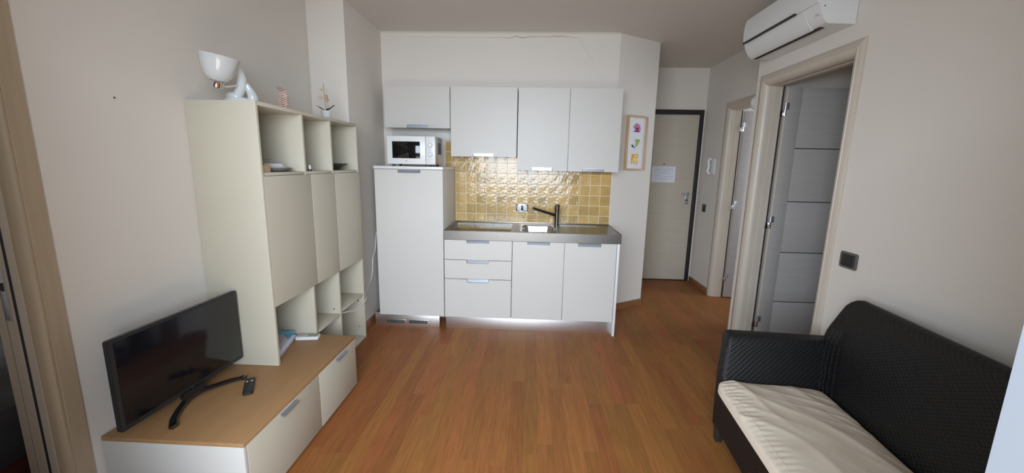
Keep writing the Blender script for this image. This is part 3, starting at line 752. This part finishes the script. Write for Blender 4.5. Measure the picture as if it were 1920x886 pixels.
bm = bmesh.new(); tube(bm, [(-1.486, 2.448, Z3+.095), (-1.474, 2.448, Z3+.082), (-1.465, 2.448, Z3+.072)], [.006, .006, .002], 8); finish('tail', bm, 'pinkd', OR)

# potted orchid
PO = thing('potted_orchid', 'small artificial orchid in a white pot on top of the wall unit', 'plant', (-1.42, 2.80, Z3))
ox, oy = -1.435, 2.83
bm = bmesh.new(); lathe(bm, [(0, Z3), (.024, Z3), (.027, Z3+.004), (.034, Z3+.050), (.036, Z3+.054), (.031, Z3+.054), (.030, Z3+.044), (0, Z3+.044)], ox, oy, 28); finish('pot', bm, 'ceramic', PO)
bm = bmesh.new(); st = bez([(ox, oy, Z3+.044), (ox-.004, oy, Z3+.10), (ox-.008, oy, Z3+.17), (ox-.010, oy, Z3+.235)], 16); tube(bm, st, .0018, 6)
finish('stem', bm, 'stem', PO)
bm = bmesh.new(); tube(bm, bez([(ox+.005, oy, Z3+.044), (ox+.015, oy, Z3+.08), (ox+.012, oy, Z3+.12), (ox+.008, oy, Z3+.13)], 10), .0016, 6); finish('stem', bm, 'stem', PO)
def leafm(bm, pts, wid):
    P = bez(pts, 12); n = len(P); L_ = []; R_ = []
    for i, p in enumerate(P):
        t = (P[min(i+1, n-1)]-P[max(i-1, 0)]).normalized(); s = t.cross(Vector((0, 0, 1)))
        if s.length < .01: s = Vector((1, 0, 0))
        s.normalize(); w_ = wid*math.sin(math.pi*min(1, (i+.6)/(n)))**.7
        L_.append([bm.verts.new(p+s*w_+Vector((0, 0, .003))), bm.verts.new(p), bm.verts.new(p-s*w_+Vector((0, 0, .003)))])
    for a, b in zip(L_, L_[1:]):
        for k in range(2): bm.faces.new((a[k], a[k+1], b[k+1], b[k]))
    r = bmesh.ops.solidify(bm, geom=bm.faces[:], thickness=.0012)
for dx, dy, dz in ((-.062, -.01, .040), (-.03, -.04, .022), (.066, -.01, .040), (.045, .03, .05), (.03, -.035, .015)):
    bm = bmesh.new(); leafm(bm, [(ox, oy, Z3+.046), (ox+dx*.5, oy+dy*.5, Z3+.048+dz*.55), (ox+dx, oy+dy, Z3+.048+dz)], .009); finish('leaf', bm, 'leaf', PO)
def flower(c, m, s=.014, ph=0):
    bm = bmesh.new()
    for k in range(5):
        a = R(72*k+ph); d = Vector((math.cos(a), -.25, math.sin(a))); q = Vector((-math.sin(a), 0, math.cos(a)))
        base = Vector(c); tip = base+d*s*1.25
        vs = [bm.verts.new(p) for p in (base, base+d*s*.6+q*s*.45, tip, base+d*s*.6-q*s*.45)]; bm.faces.new(vs)
    bmesh.ops.solidify(bm, geom=bm.faces[:], thickness=.001)
    f = finish('flower', bm, m, PO)
    bm = bmesh.new(); bmesh.ops.create_icosphere(bm, subdivisions=1, radius=.0035, matrix=Matrix.Translation(Vector(c)+Vector((0, -.004, 0)))); finish('flower_centre', bm, 'pyellow', PO).parent = f
flower((ox-.022, oy-.006, Z3+.196), 'petal', .014, 18); flower((ox+.010, oy-.006, Z3+.186), 'petal', .014, 40)
flower((ox-.032, oy-.006, Z3+.142), 'petal', .017, 0); flower((ox+.012, oy-.008, Z3+.148), 'petalp', .013, 54); flower((ox+.016, oy-.008, Z3+.126), 'petalp', .014, 10)
bm = bmesh.new(); bmesh.ops.create_icosphere(bm, subdivisions=1, radius=.004, matrix=Matrix.Translation((ox-.010, oy, Z3+.236))); finish('bud', bm, 'petalp', PO)

# shelf contents
z2 = Z2
WH = thing('wooden_box', 'small light wooden block with a thin dark metal holder, left shelf compartment', 'holder', (-1.44, 2.09, z2))
B('block', (-1.475, -1.405, 2.06, 2.125, z2, z2+.040), 'woodl', WH, .002)
bm = bmesh.new(); tube(bm, [(-1.455, 2.075, z2+.040), (-1.445, 2.085, z2+.066)], .003, 6); box(bm, -1.47, -1.40, 2.065, 2.135, z2+.066, z2+.069)
finish('metal_holder', bm, 'darkchrome', WH)
PLt = thing('serving_dish', 'oval grey dish with a white lid lying in the left shelf compartment', 'dish', (-1.5, 2.29, z2))
bm = bmesh.new(); lathe(bm, [(0, z2), (.055, z2), (.075, z2+.004), (.110, z2+.020), (.112, z2+.022), (.104, z2+.021), (.07, z2+.008), (0, z2+.006)], -1.495, 2.275, 40, sx=.9, sy=1.08); finish('dish', bm, 'platedark', PLt)
bm = bmesh.new(); lathe(bm, [(0, z2+.0215), (.092, z2+.0215), (.094, z2+.024), (.070, z2+.030), (.064, z2+.046), (.055, z2+.047), (0, z2+.047)], -1.495, 2.275, 8, sx=.85, sy=1.05); finish('lid', bm, 'ceramic', PLt)
GL = thing('small_bottle', 'tiny clear bottle with a dark base in the narrow middle compartment', 'bottle', (-1.42, 2.47, z2))
bm = bmesh.new(); lathe(bm, [(0, z2), (.010, z2), (.011, z2+.003), (.011, z2+.014), (0, z2+.014)], -1.40, 2.505, 16); finish('base', bm, 'darkchrome', GL)
bm = bmesh.new(); lathe(bm, [(0, z2+.014), (.007, z2+.014), (.009, z2+.020), (.006, z2+.038), (.004, z2+.040), (0, z2+.040)], -1.40, 2.505, 16); finish('bottle', bm, 'glassw', GL)
BW = thing('dark_bowl', 'dark green leaf-edged bowl in the right shelf compartment', 'bowl', (-1.5, 2.98, z2))
bm = bmesh.new(); n = 40
prof_ = [(0, 0), (.085, 0), (.10, .008), (.115, .030), (.150, .046), (.152, .049), (.140, .047), (.10, .030), (.08, .010), (0, .007)]
rings = []
for r_, z_ in prof_:
    if r_ == 0: rings.append([bm.verts.new((-1.53, 2.97, z2+z_))]); continue
    rings.append([bm.verts.new((-1.53+.95*r_*(1+.04*math.sin(5*a)*(r_ > .12))*math.cos(a), 2.97+1.15*r_*(1+.04*math.sin(5*a)*(r_ > .12))*math.sin(a), z2+z_)) for a in [2*math.pi*k/n for k in range(n)]])
for a, b in zip(rings, rings[1:]):
    for k in range(n):
        if len(a) == 1: bm.faces.new((a[0], b[k], b[(k+1) % n]))
        elif len(b) == 1: bm.faces.new((a[k], b[0], a[(k+1) % n]))
        else: bm.faces.new((a[k], b[k], b[(k+1) % n], a[(k+1) % n]))
finish('bowl', bm, 'darkgreen', BW)

# white cable from behind the fridge cabinet to the wall unit
bm = bmesh.new()
tube(bm, bez([(XC+.006, 3.74, .88), (XC+.006, 3.693, .853), (XC+.006, 3.648, .804), (XC+.006, 3.607, .663), (XC+.006, 3.549, .605), (XC+.006, 3.522, .474), (XC+.010, 3.445, .400), (-1.42, 3.289, .355), (-1.370, 3.19, .342), (-1.372, 3.10, .322), (-1.374, 2.98, .318), (-1.385, 2.87, .345), (-1.40, 2.80, .360)], 90), .0035, 8)
tag(finish('power_cable', bm, 'whitegloss', base=(XC, 3.5, .5)), 'thin white cable hanging beside the fridge cabinet into the wall unit', 'cable')

# ------------------------------------------------------------------ picture on the slanted wall
def dpt(s, d, z):  # s along the wall, d out of it
    v = p0+dv*s+nv*d; return (v.x, v.y, z)
PI_ = thing('framed_picture', 'tall narrow oak frame with three flower prints on the slanted wall', 'picture', dpt(.26, 0, 1.71))
def dbox(name, s0, s1, d0, d1, z0, z1, m, par, bev=.001):
    bm = bmesh.new(); box(bm, s0, s1, d0, d1, z0, z1, bev)
    for v in bm.verts: v.co = Vector(dpt(v.co.x, v.co.y, v.co.z))
    return finish(name, bm, m, par)
s0, s1, pz0, pz1 = .135, .400, 1.455, 1.975; fwd = .030
dbox('frame_bar', s0, s0+.016, .001, fwd, pz0, pz1, 'picwood', PI_); dbox('frame_bar', s1-.016, s1, .001, fwd, pz0, pz1, 'picwood', PI_)
dbox('frame_bar', s0+.016, s1-.016, .001, fwd, pz0, pz0+.016, 'picwood', PI_); dbox('frame_bar', s0+.016, s1-.016, .001, fwd, pz1-.016, pz1, 'picwood', PI_)
dbox('mount', s0+.015, s1-.015, .001, .016, pz0+.015, pz1-.015, 'mount', PI_, 0)
sc = (s0+s1)/2
def fan(name, parts, m, par, d=.0165):
    bm = bmesh.new()
    for poly in parts: prism(bm, poly, d, d+.0012, 'y')
    for v in bm.verts: v.co = Vector(dpt(v.co.x, v.co.y, v.co.z))
    return finish(name, bm, m, par, smooth=False)
def ell(cx, cz, rx, rz, a=0, n=10):
    return [(cx+rx*math.cos(t)*math.cos(a)-rz*math.sin(t)*math.sin(a), cz+rx*math.cos(t)*math.sin(a)+rz*math.sin(t)*math.cos(a)) for t in [2*math.pi*k/n for k in range(n)]]
c1, c2, c3 = 1.865, 1.712, 1.562
g = fan('flower_print', [ell(sc+.030*math.cos(R(a)), c1-.012+.030*math.sin(R(a)), .028, .008, R(a)) for a in range(0, 181, 26)]+[ell(sc+.018*math.cos(R(a)), c1-.02+.016*math.sin(R(a)), .02, .008, R(a)) for a in range(10, 180, 36)], 'magenta', PI_)
fan('flower_print', [ell(sc-.022, c1-.034, .024, .007, -.1), ell(sc+.022, c1-.034, .026, .008, .1), ell(sc, c1-.028, .012, .014)], 'purple', PI_, .0172)
fan('flower_print', [ell(sc+.02*math.cos(R(a)), c1+.012*math.sin(R(a)), .007, .003, R(a)) for a in (30, 70, 110, 150)], 'ppink', PI_, .0178)
fan('flower_print', [[(sc-.012, c2+.045), (sc+.055, c2+.040), (sc+.040, c2+.005), (sc+.020, c2-.022), (sc-.004, c2-.025), (sc-.014, c2)], ], 'pgreen', PI_)
fan('flower_print', [ell(sc-.030, c2-.030, .034, .009, -.4), ell(sc-.048, c2-.022, .010, .012, 0)], 'pdark', PI_, .0172)
fan('flower_print', [ell(sc-.018, c2-.004, .010, .034, -.15), ell(sc+.006, c2-.034, .018, .007, .6)], 'mount', PI_, .0178)
fan('flower_print', [[(sc-.050, c3+.050), (sc+.042, c3+.050), (sc+.042, c3-.040), (sc-.050, c3-.045)]], 'porange', PI_)
fan('flower_print', [ell(sc+.004, c3-.006, .036, .030, .3), ell(sc-.02, c3-.03, .022, .012, -.3), ell(sc+.012, c3+.026, .012, .02, .5)], 'pyellow', PI_, .0172)
fan('flower_print', [ell(sc+.020, c3-.046, .030, .009, .1), ell(sc-.015, c3+.003, .008, .014, .6)], 'ppink', PI_, .0178)

# ------------------------------------------------------------------ switches, intercom, globe lamp
SW = thing('light_switch', 'grey metal switch plate on the right wall above the sofa', 'switch', (XR, 2.25, .99))
bm = bmesh.new()
prism(bm, rrect(2.190, 2.312, .952, 1.043, .012, 4), XR-.009, XR-.0005, 'x', .002); finish('plate', bm, 'bronze', SW)
B('rim', (XR-.0105, XR-.006, 2.205, 2.297, .963, 1.032), 'tvgrey', SW, .001)
B('rocker', (XR-.013, XR-.006, 2.224, 2.290, .968, 1.027), 'black', SW, .002)
S2 = thing('hall_switch', 'small dark switch on the passage wall below the intercom', 'switch', (XH, 5.05, 1.0))
B('plate', (XH-.008, XH-.0005, 4.985, 5.075, .955, 1.050), 'black', S2, .003); B('rocker', (XH-.011, XH-.006, 5.015, 5.045, .97, 1.035), 'tvgrey', S2, .001)
IC = thing('intercom', 'white intercom handset on the passage wall beside the entrance door', 'intercom', (XH, 4.9, 1.5))
B('base', (XH-.022, XH-.0005, 4.835, 4.945, 1.415, 1.600), 'whitegloss', IC, .006)
bm = bmesh.new()
for y_ in (4.925,):
    tube(bm, bez([(XH-.030, y_-.02, 1.422), (XH-.058, y_-.02, 1.445), (XH-.050, y_-.02, 1.51), (XH-.058, y_-.02, 1.575), (XH-.030, y_-.02, 1.600)], 20), [.018]*3+[.020]*3+[.014]*14+[.020]*8 if 0 else .017, 14)
finish('handset', bm, 'whitegloss', IC)
bm = bmesh.new(); hel = []
base_c = bez([(XH-.030, 4.935, 1.42), (XH-.012, 4.955, 1.33), (XH-.012, 4.945, 1.285), (XH-.012, 4.905, 1.30), (XH-.016, 4.89, 1.415)], 60)
for i, p in enumerate(base_c): hel.append(p+Vector((.004*math.cos(i*1.6), .004*math.sin(i*1.6), 0)))
tube(bm, hel, .0022, 6); finish('cord', bm, 'whitegloss', IC)
GB = thing('globe_wall_lamp', 'white opal globe lamp just behind the corner of the right wall', 'lamp', (1.86, YR, 2.0))
bm = bmesh.new(); bmesh.ops.create_uvsphere(bm, u_segments=28, v_segments=16, radius=.066, matrix=Matrix.Translation((1.872, YR+.10, 2.032))); finish('globe', bm, 'glassw', GB)
bm = bmesh.new(); tube(bm, [(1.872, YR, 2.032), (1.872, YR+.05, 2.032)], .03, 18); finish('mounting', bm, 'alu', GB)

# ------------------------------------------------------------------ air conditioner
AC = thing('air_conditioner', 'white split air conditioner mounted high on the right wall above the doorway', 'air conditioner', (XR, 2.88, 2.3))
ya, yb2 = 2.482, 3.275
xb = XR-.001
pr_body = [(xb, 2.293), (1.633, 2.298), (1.618, 2.308), (1.600, 2.333), (1.585, 2.362), (1.576, 2.385), (1.573, 2.398), (1.569, 2.42), (1.566, 2.46), (1.568, 2.52), (1.575, 2.56), (1.592, 2.578), (xb, 2.585)]
bm = bmesh.new(); prism(bm, pr_body, ya, yb2, 'y', .004); finish('body', bm, 'whitegloss', AC)
# front cover (upper panel), leaves a dark line below it
bm = bmesh.new(); prism(bm, [(1.575, 2.402), (1.562, 2.404), (1.557, 2.44), (1.556, 2.48), (1.559, 2.53), (1.567, 2.566), (1.580, 2.572)], ya+.004, yb2-.004, 'y', .001); finish('front_cover', bm, 'whitegloss', AC)
B('shadow_gap', (1.566, 1.580, ya+.17, yb2-.03, 2.396, 2.4025), 'void', AC, 0)
# louvre flap following the curved chin, and the dark outlet behind it
bm = bmesh.new(); prism(bm, [(1.631, 2.293), (1.613, 2.303), (1.594, 2.330), (1.580, 2.358), (1.572, 2.380), (1.5755, 2.382), (1.5835, 2.361), (1.598, 2.333), (1.616, 2.307), (1.633, 2.2975)], ya+.115, yb2-.04, 'y'); lv = finish('louvre', bm, 'whitegloss', AC)
B('air_outlet', (1.634, 1.660, ya+.07, yb2-.035, 2.2915, 2.298), 'void', AC, 0)
B('display_window', (1.5885, 1.5915, ya+.018, ya+.050, 2.345, 2.368), 'greypaper', AC, 0)
for v in AC.children[-1].data.vertices:
    v.co.x += (v.co.z-(.045+.0115))*-.55
bm = bmesh.new()
for k in range(5): box(bm, 1.5635, 1.566, 2.860+.011*k, 2.867+.011*k, 2.414, 2.420)
finish('brand_mark', bm, 'ink', AC, smooth=False)
bm = bmesh.new(); tube(bm, [(1.603, ya+.001, 2.386), (1.603, ya-.003, 2.386)], .004, 10); finish('screw', bm, 'dot', AC)

# ------------------------------------------------------------------ rattan sofa (built square, then turned)
SF = thing('rattan_sofa', 'dark woven rattan two-seat sofa along the right wall', 'sofa', (0, 0, 0))
SL = 1.38                                      # length; local y runs 0 (far arm) to -SL
def smoothmod(o, lv=2, ang=None):
    md = o.modifiers.new('sub', 'SUBSURF'); md.levels = lv; md.render_levels = lv; return o
def grid(name, f, nu, nv, th, m, par, sub=0):
    """f(u,v)->point; solidified sheet"""
    bm = bmesh.new(); V = [[bm.verts.new(f(i/nu, j/nv)) for j in range(nv+1)] for i in range(nu+1)]
    for i in range(nu):
        for j in range(nv): bm.faces.new((V[i][j], V[i+1][j], V[i+1][j+1], V[i][j+1]))
    bmesh.ops.recalc_face_normals(bm, faces=bm.faces)
    bmesh.ops.solidify(bm, geom=bm.faces[:], thickness=th)
    return finish(name, bm, m, par)
def lerp(a, b, t): return a+(b-a)*t
def interp(tab, t):
    for (a, va), (b, vb) in zip(tab, tab[1:]):
        if t <= b: return lerp(va, vb, (t-a)/(b-a))
    return tab[-1][1]
# backrest: closed block, outline narrowing at the shoulders
def back_sec(z):
    inner = interp([(.10, .50), (.38, .470), (.60, .520), (.80, .562), (.86, .575)], z)
    outer = interp([(.10, .585), (.40, .600), (.86, .640)], z)
    end = interp([(.10, -.055), (.38, -.01), (.58, .050), (.62, .055), (.66, .045), (.72, .022), (.78, 0), (.82, -.018), (.86, -.045)], z)
    return inner, outer, end
bm = bmesh.new(); rings = []
zs = [.10, .2, .3, .38, .46, .54, .60, .64, .68, .72, .76, .80, .825, .842, .850]
for z in zs:
    i_, o_, e = back_sec(z)
    pin = 0 if z < .82 else {.825: .004, .842: .012, .850: .026}[z]
    i_ += pin; o_ -= pin; e -= pin*1.5
    ne = -SL-e; ring = []
    r = min(.025, (o_-i_)*.42)
    for px, py in rrect(i_, o_, ne, e, r, 4): ring.append(bm.verts.new((px, py, z)))
    rings.append(ring)
for a, b in zip(rings, rings[1:]):
    for k in range(len(a)): bm.faces.new((a[k], a[(k+1) % len(a)], b[(k+1) % len(a)], b[k]))
bm.faces.new(rings[0]); bm.faces.new(rings[-1])
bk_ = finish('backrest', bm, 'weave', SF)
# arms
def arm(far):
    sg = 1 if far else -1
    Y = (lambda y: y) if far else (lambda y: -SL-y)
    bm = bmesh.new(); rings = []
    zz = [.10, .2, .3, .38, .46, .52, .555, .58, .594, .600]
    for z in zz:
        out = interp([(.10, -.055), (.38, -.005), (.56, .058), (.60, .066)], z); inn = interp([(.10, -.115), (.38, -.105), (.54, -.045), (.60, -.02)], z)
        fx = interp([(.10, -.035), (.38, -.022), (.60, .022)], z); bx = .55
        if z > .55: fx -= .004; inn -= .006; out += .002
        pin = {.594: .005, .600: .014}.get(z, 0)
        out -= pin; inn += pin; fx += pin
        if z > .57: z -= .0
        r = min(.022, (out-inn)*.4)
        rings.append([bm.verts.new((px, Y(py), z)) for px, py in rrect(fx, bx, inn, out, r, 4)])
    for a, b in zip(rings, rings[1:]):
        for k in range(len(a)): bm.faces.new((a[k], a[(k+1) % len(a)], b[(k+1) % len(a)], b[k]))
    bm.faces.new(rings[0]); bm.faces.new(rings[-1])
    # gentle dip of the arm top toward the middle
    for v in bm.verts:
        if v.co.z > .5: v.co.z -= .012*math.sin(math.pi*min(1, max(0, v.co.x/.5)))*(v.co.z-.5)/.1
    a_ = finish('arm', bm, 'weave', SF)
    # rolled braid along the top edge and stitched strands down the front corner
    bm = bmesh.new()
    n = 46
    for k in range(n):
        x_ = .03+.47*k/(n-1); y_ = Y(-.033); z_ = .570-.010*math.sin(math.pi*k/(n-1))
        tube(bm, [(x_-.003, y_, z_-.006), (x_+.002, Y(-.030), z_+.008)], .0022, 5)
    for k in range(34):
        t = k/33; z_ = .385+.19*t; inn = interp([(.38, -.105), (.54, -.045), (.60, -.02)], z_)-(.006 if z_ > .55 else 0)
        fx = interp([(.38, -.022), (.60, .022)], z_)
        tube(bm, [(fx+.002, Y(inn+.013), z_), (fx+.016, Y(inn-.001), z_+.003)], .0026, 5)
    o_ = finish('braided_edge', bm, 'strand', SF, smooth=True); o_.parent = a_; o_['kind'] = 'stuff'
arm(True); arm(False)
# rope ribs where arm meets back (vertical cords in the corner)
bm = bmesh.new()
for far in (0, 1):
    for q in range(4):
        pts = []
        for z in [.37+.04*i for i in range(9 if q < 3 else 7)]:
            inn = interp([(.38, -.105), (.54, -.045), (.60, -.03), (.75, -.05)], z); i_, _, _ = back_sec(z)
            y_ = inn-.010-.022*q; x_ = i_-.004+.002*math.sin(z*60)-(.022-.006*q if q < 3 else 0)
            pts.append((x_, y_ if far else -SL-y_, z))
        for a, b in zip(pts, pts[1:]):
            for s in range(4):
                pa = Vector(a).lerp(Vector(b), s/4); tube(bm, [pa+Vector((0, .005, 0)), pa+Vector((-.002, -.005, .006))], .0024, 5)
o_ = finish('corner_braids', bm, 'strand', SF); o_['kind'] = 'stuff'
# apron, seat deck
bm = bmesh.new(); prism(bm, [(-.030, .10), (-.030, .322), (-.024, .330), (0, .330), (0, .10)], -SL+.09, -.09, 'y', .003); finish('apron', bm, 'weave', SF)
B('seat_deck', (-.005, .50, -SL+.10, -.10, .300, .330), 'weave', SF, .002)
B('rear_apron', (.50, .58, -SL+.09, -.09, .085, .30), 'weave', SF, .002)
for lx in (-.026, .535):
    for ly_ in (-.115, -SL+.060):
        bm = bmesh.new(); v = box(bm, lx, lx+.045, ly_, ly_+.050, 0.0, .14, .004)
        for q in bm.verts:
            if q.co.z < .05: q.co.x = lx+.0225+(q.co.x-lx-.0225)*.75; q.co.y = ly_+.025+(q.co.y-ly_-.025)*.75
        finish('leg', bm, 'foot', SF)
SO = Vector((1.09, 2.13, 0)); SA = -R(5.5)
SF.location = SO; SF.rotation_euler = (0, 0, SA)
# seat cushion in a loose cream cover, wrinkled geometry
bm = bmesh.new(); nu, nv = 84, 168
cx0_, cx1_, cy0_, cy1_ = -.066, .462, -SL+.115, -.112
from mathutils import noise
def se(t, p=5): return (1-abs(2*t-1)**p)**(1/p)
def ctop(u, v):
    e = min(se(u, 6), 1)*min(se(v, 9), 1)
    X_ = lerp(cx0_, cx1_, u); Y_ = lerp(cy0_, cy1_, v)
    w_ = 0
    # long folds running diagonally from the far front corner
    for (a, f, ph, am, ax_) in ((.50, 26, 0., .0050, 0), (.30, 40, 1.3, .0036, 0), (.75, 62, 2.2, .0022, 0), (1.15, 75, .7, .0016, 0)):
        q = noise.noise(Vector((X_*2.2, Y_*2.2, f)))*3.2
        t_ = (X_*math.cos(a)+Y_*math.sin(a))*f+ph+q
        rid = (1-abs(math.sin(t_*.5)))**2.2
        mask = max(0, noise.noise(Vector((X_*3.1, Y_*2.0, f+9)))+.32)
        w_ += am*rid*mask*2.4
    w_ += .003*noise.noise(Vector((X_*9, Y_*9, 1)))
    # little gathers along the front seam
    w_ += .0022*math.exp(-((u-.10)/.07)**2)*math.sin(Y_*190+3*noise.noise(Vector((Y_*7, 0, 0))))
    big = .018*math.sin(math.pi*u)*math.sin(math.pi*v)
    return X_, Y_, .333+.050*e+(big+w_)*e
V = []
for i in range(nu+1):
    rowv = []
    for j in range(nv+1):
        # cosine spacing packs vertices on the rounded rim
        u = .5-.5*math.cos(math.pi*i/nu); v = .5-.5*math.cos(math.pi*j/nv)*1.0
        u = lerp(i/nu, u, .7); v = lerp(j/nv, v, .7)
        X_, Y_, Z_ = ctop(u, v)
        # round plan corners
        cu, cv = 2*u-1, 2*v-1
        k = max(0, abs(cu)-.0)**10*max(0, abs(cv))**18
        X_ = lerp(X_, (cx0_+cx1_)/2, k*.10); Y_ = lerp(Y_, (cy0_+cy1_)/2, k*.045)
        rowv.append(bm.verts.new((X_, Y_, Z_)))
    V.append(rowv)
for i in range(nu):
    for j in range(nv): bm.faces.new((V[i][j], V[i+1][j], V[i+1][j+1], V[i][j+1]))
# underside
rim = [V[i][0] for i in range(nu+1)]+[V[nu][j] for j in range(1, nv+1)]+[V[i][nv] for i in range(nu-1, -1, -1)]+[V[0][j] for j in range(nv-1, 0, -1)]
lo = [bm.verts.new((v.co.x*.985+.002, v.co.y*.992-.005, .3325)) for v in rim]
for k in range(len(rim)):
    k2 = (k+1) % len(rim); bm.faces.new((rim[k], rim[k2], lo[k2], lo[k]))
bm.faces.new(lo)
cu_ = finish('seat_cushion', bm, 'cushion'); cu_.location = SO; cu_.rotation_euler = (0, 0, SA)
bm = bmesh.new(); tube(bm, [(cx0_+.040, lerp(cy0_+.03, cy1_-.03, k/60), ctop(.076, lerp(.02, .98, k/60))[2]+.0012) for k in range(61)], .0011, 5)
sm_ = finish('seam', bm, 'cushion'); sm_.parent = cu_
tag(cu_, 'thin cream seat cushion in a wrinkled cover on the rattan sofa', 'cushion')

# ------------------------------------------------------------------ dark bed in the room beyond the left doorway
BD = thing('bed', 'bed under a rumpled charcoal cover glimpsed through the left doorway', 'bed', (-2.9, 1.8, 0))
bm = bmesh.new(); nu, nv = 60, 60; V = []
for i in range(nu+1):
    r_ = []
    for j in range(nv+1):
        u, v = i/nu, j/nv; X_ = lerp(-4.3, -2.0, u); Y_ = lerp(.75, 2.9, v)
        e = min(1, (1-abs(2*u-1)**14)**(1/4))*min(1, (1-abs(2*v-1)**14)**(1/4))
        r_.append(bm.verts.new((X_, Y_, .30+.28*e+e*.05*noise.turbulence(Vector((X_*4, Y_*4, 0)), 4, False))))
    V.append(r_)
for i in range(nu):
    for j in range(nv): bm.faces.new((V[i][j], V[i+1][j], V[i+1][j+1], V[i][j+1]))
finish('bedspread', bm, 'bed', BD)
B('valance', (-4.28, -2.01, .77, 2.88, .02, .31), 'red', BD, .01)
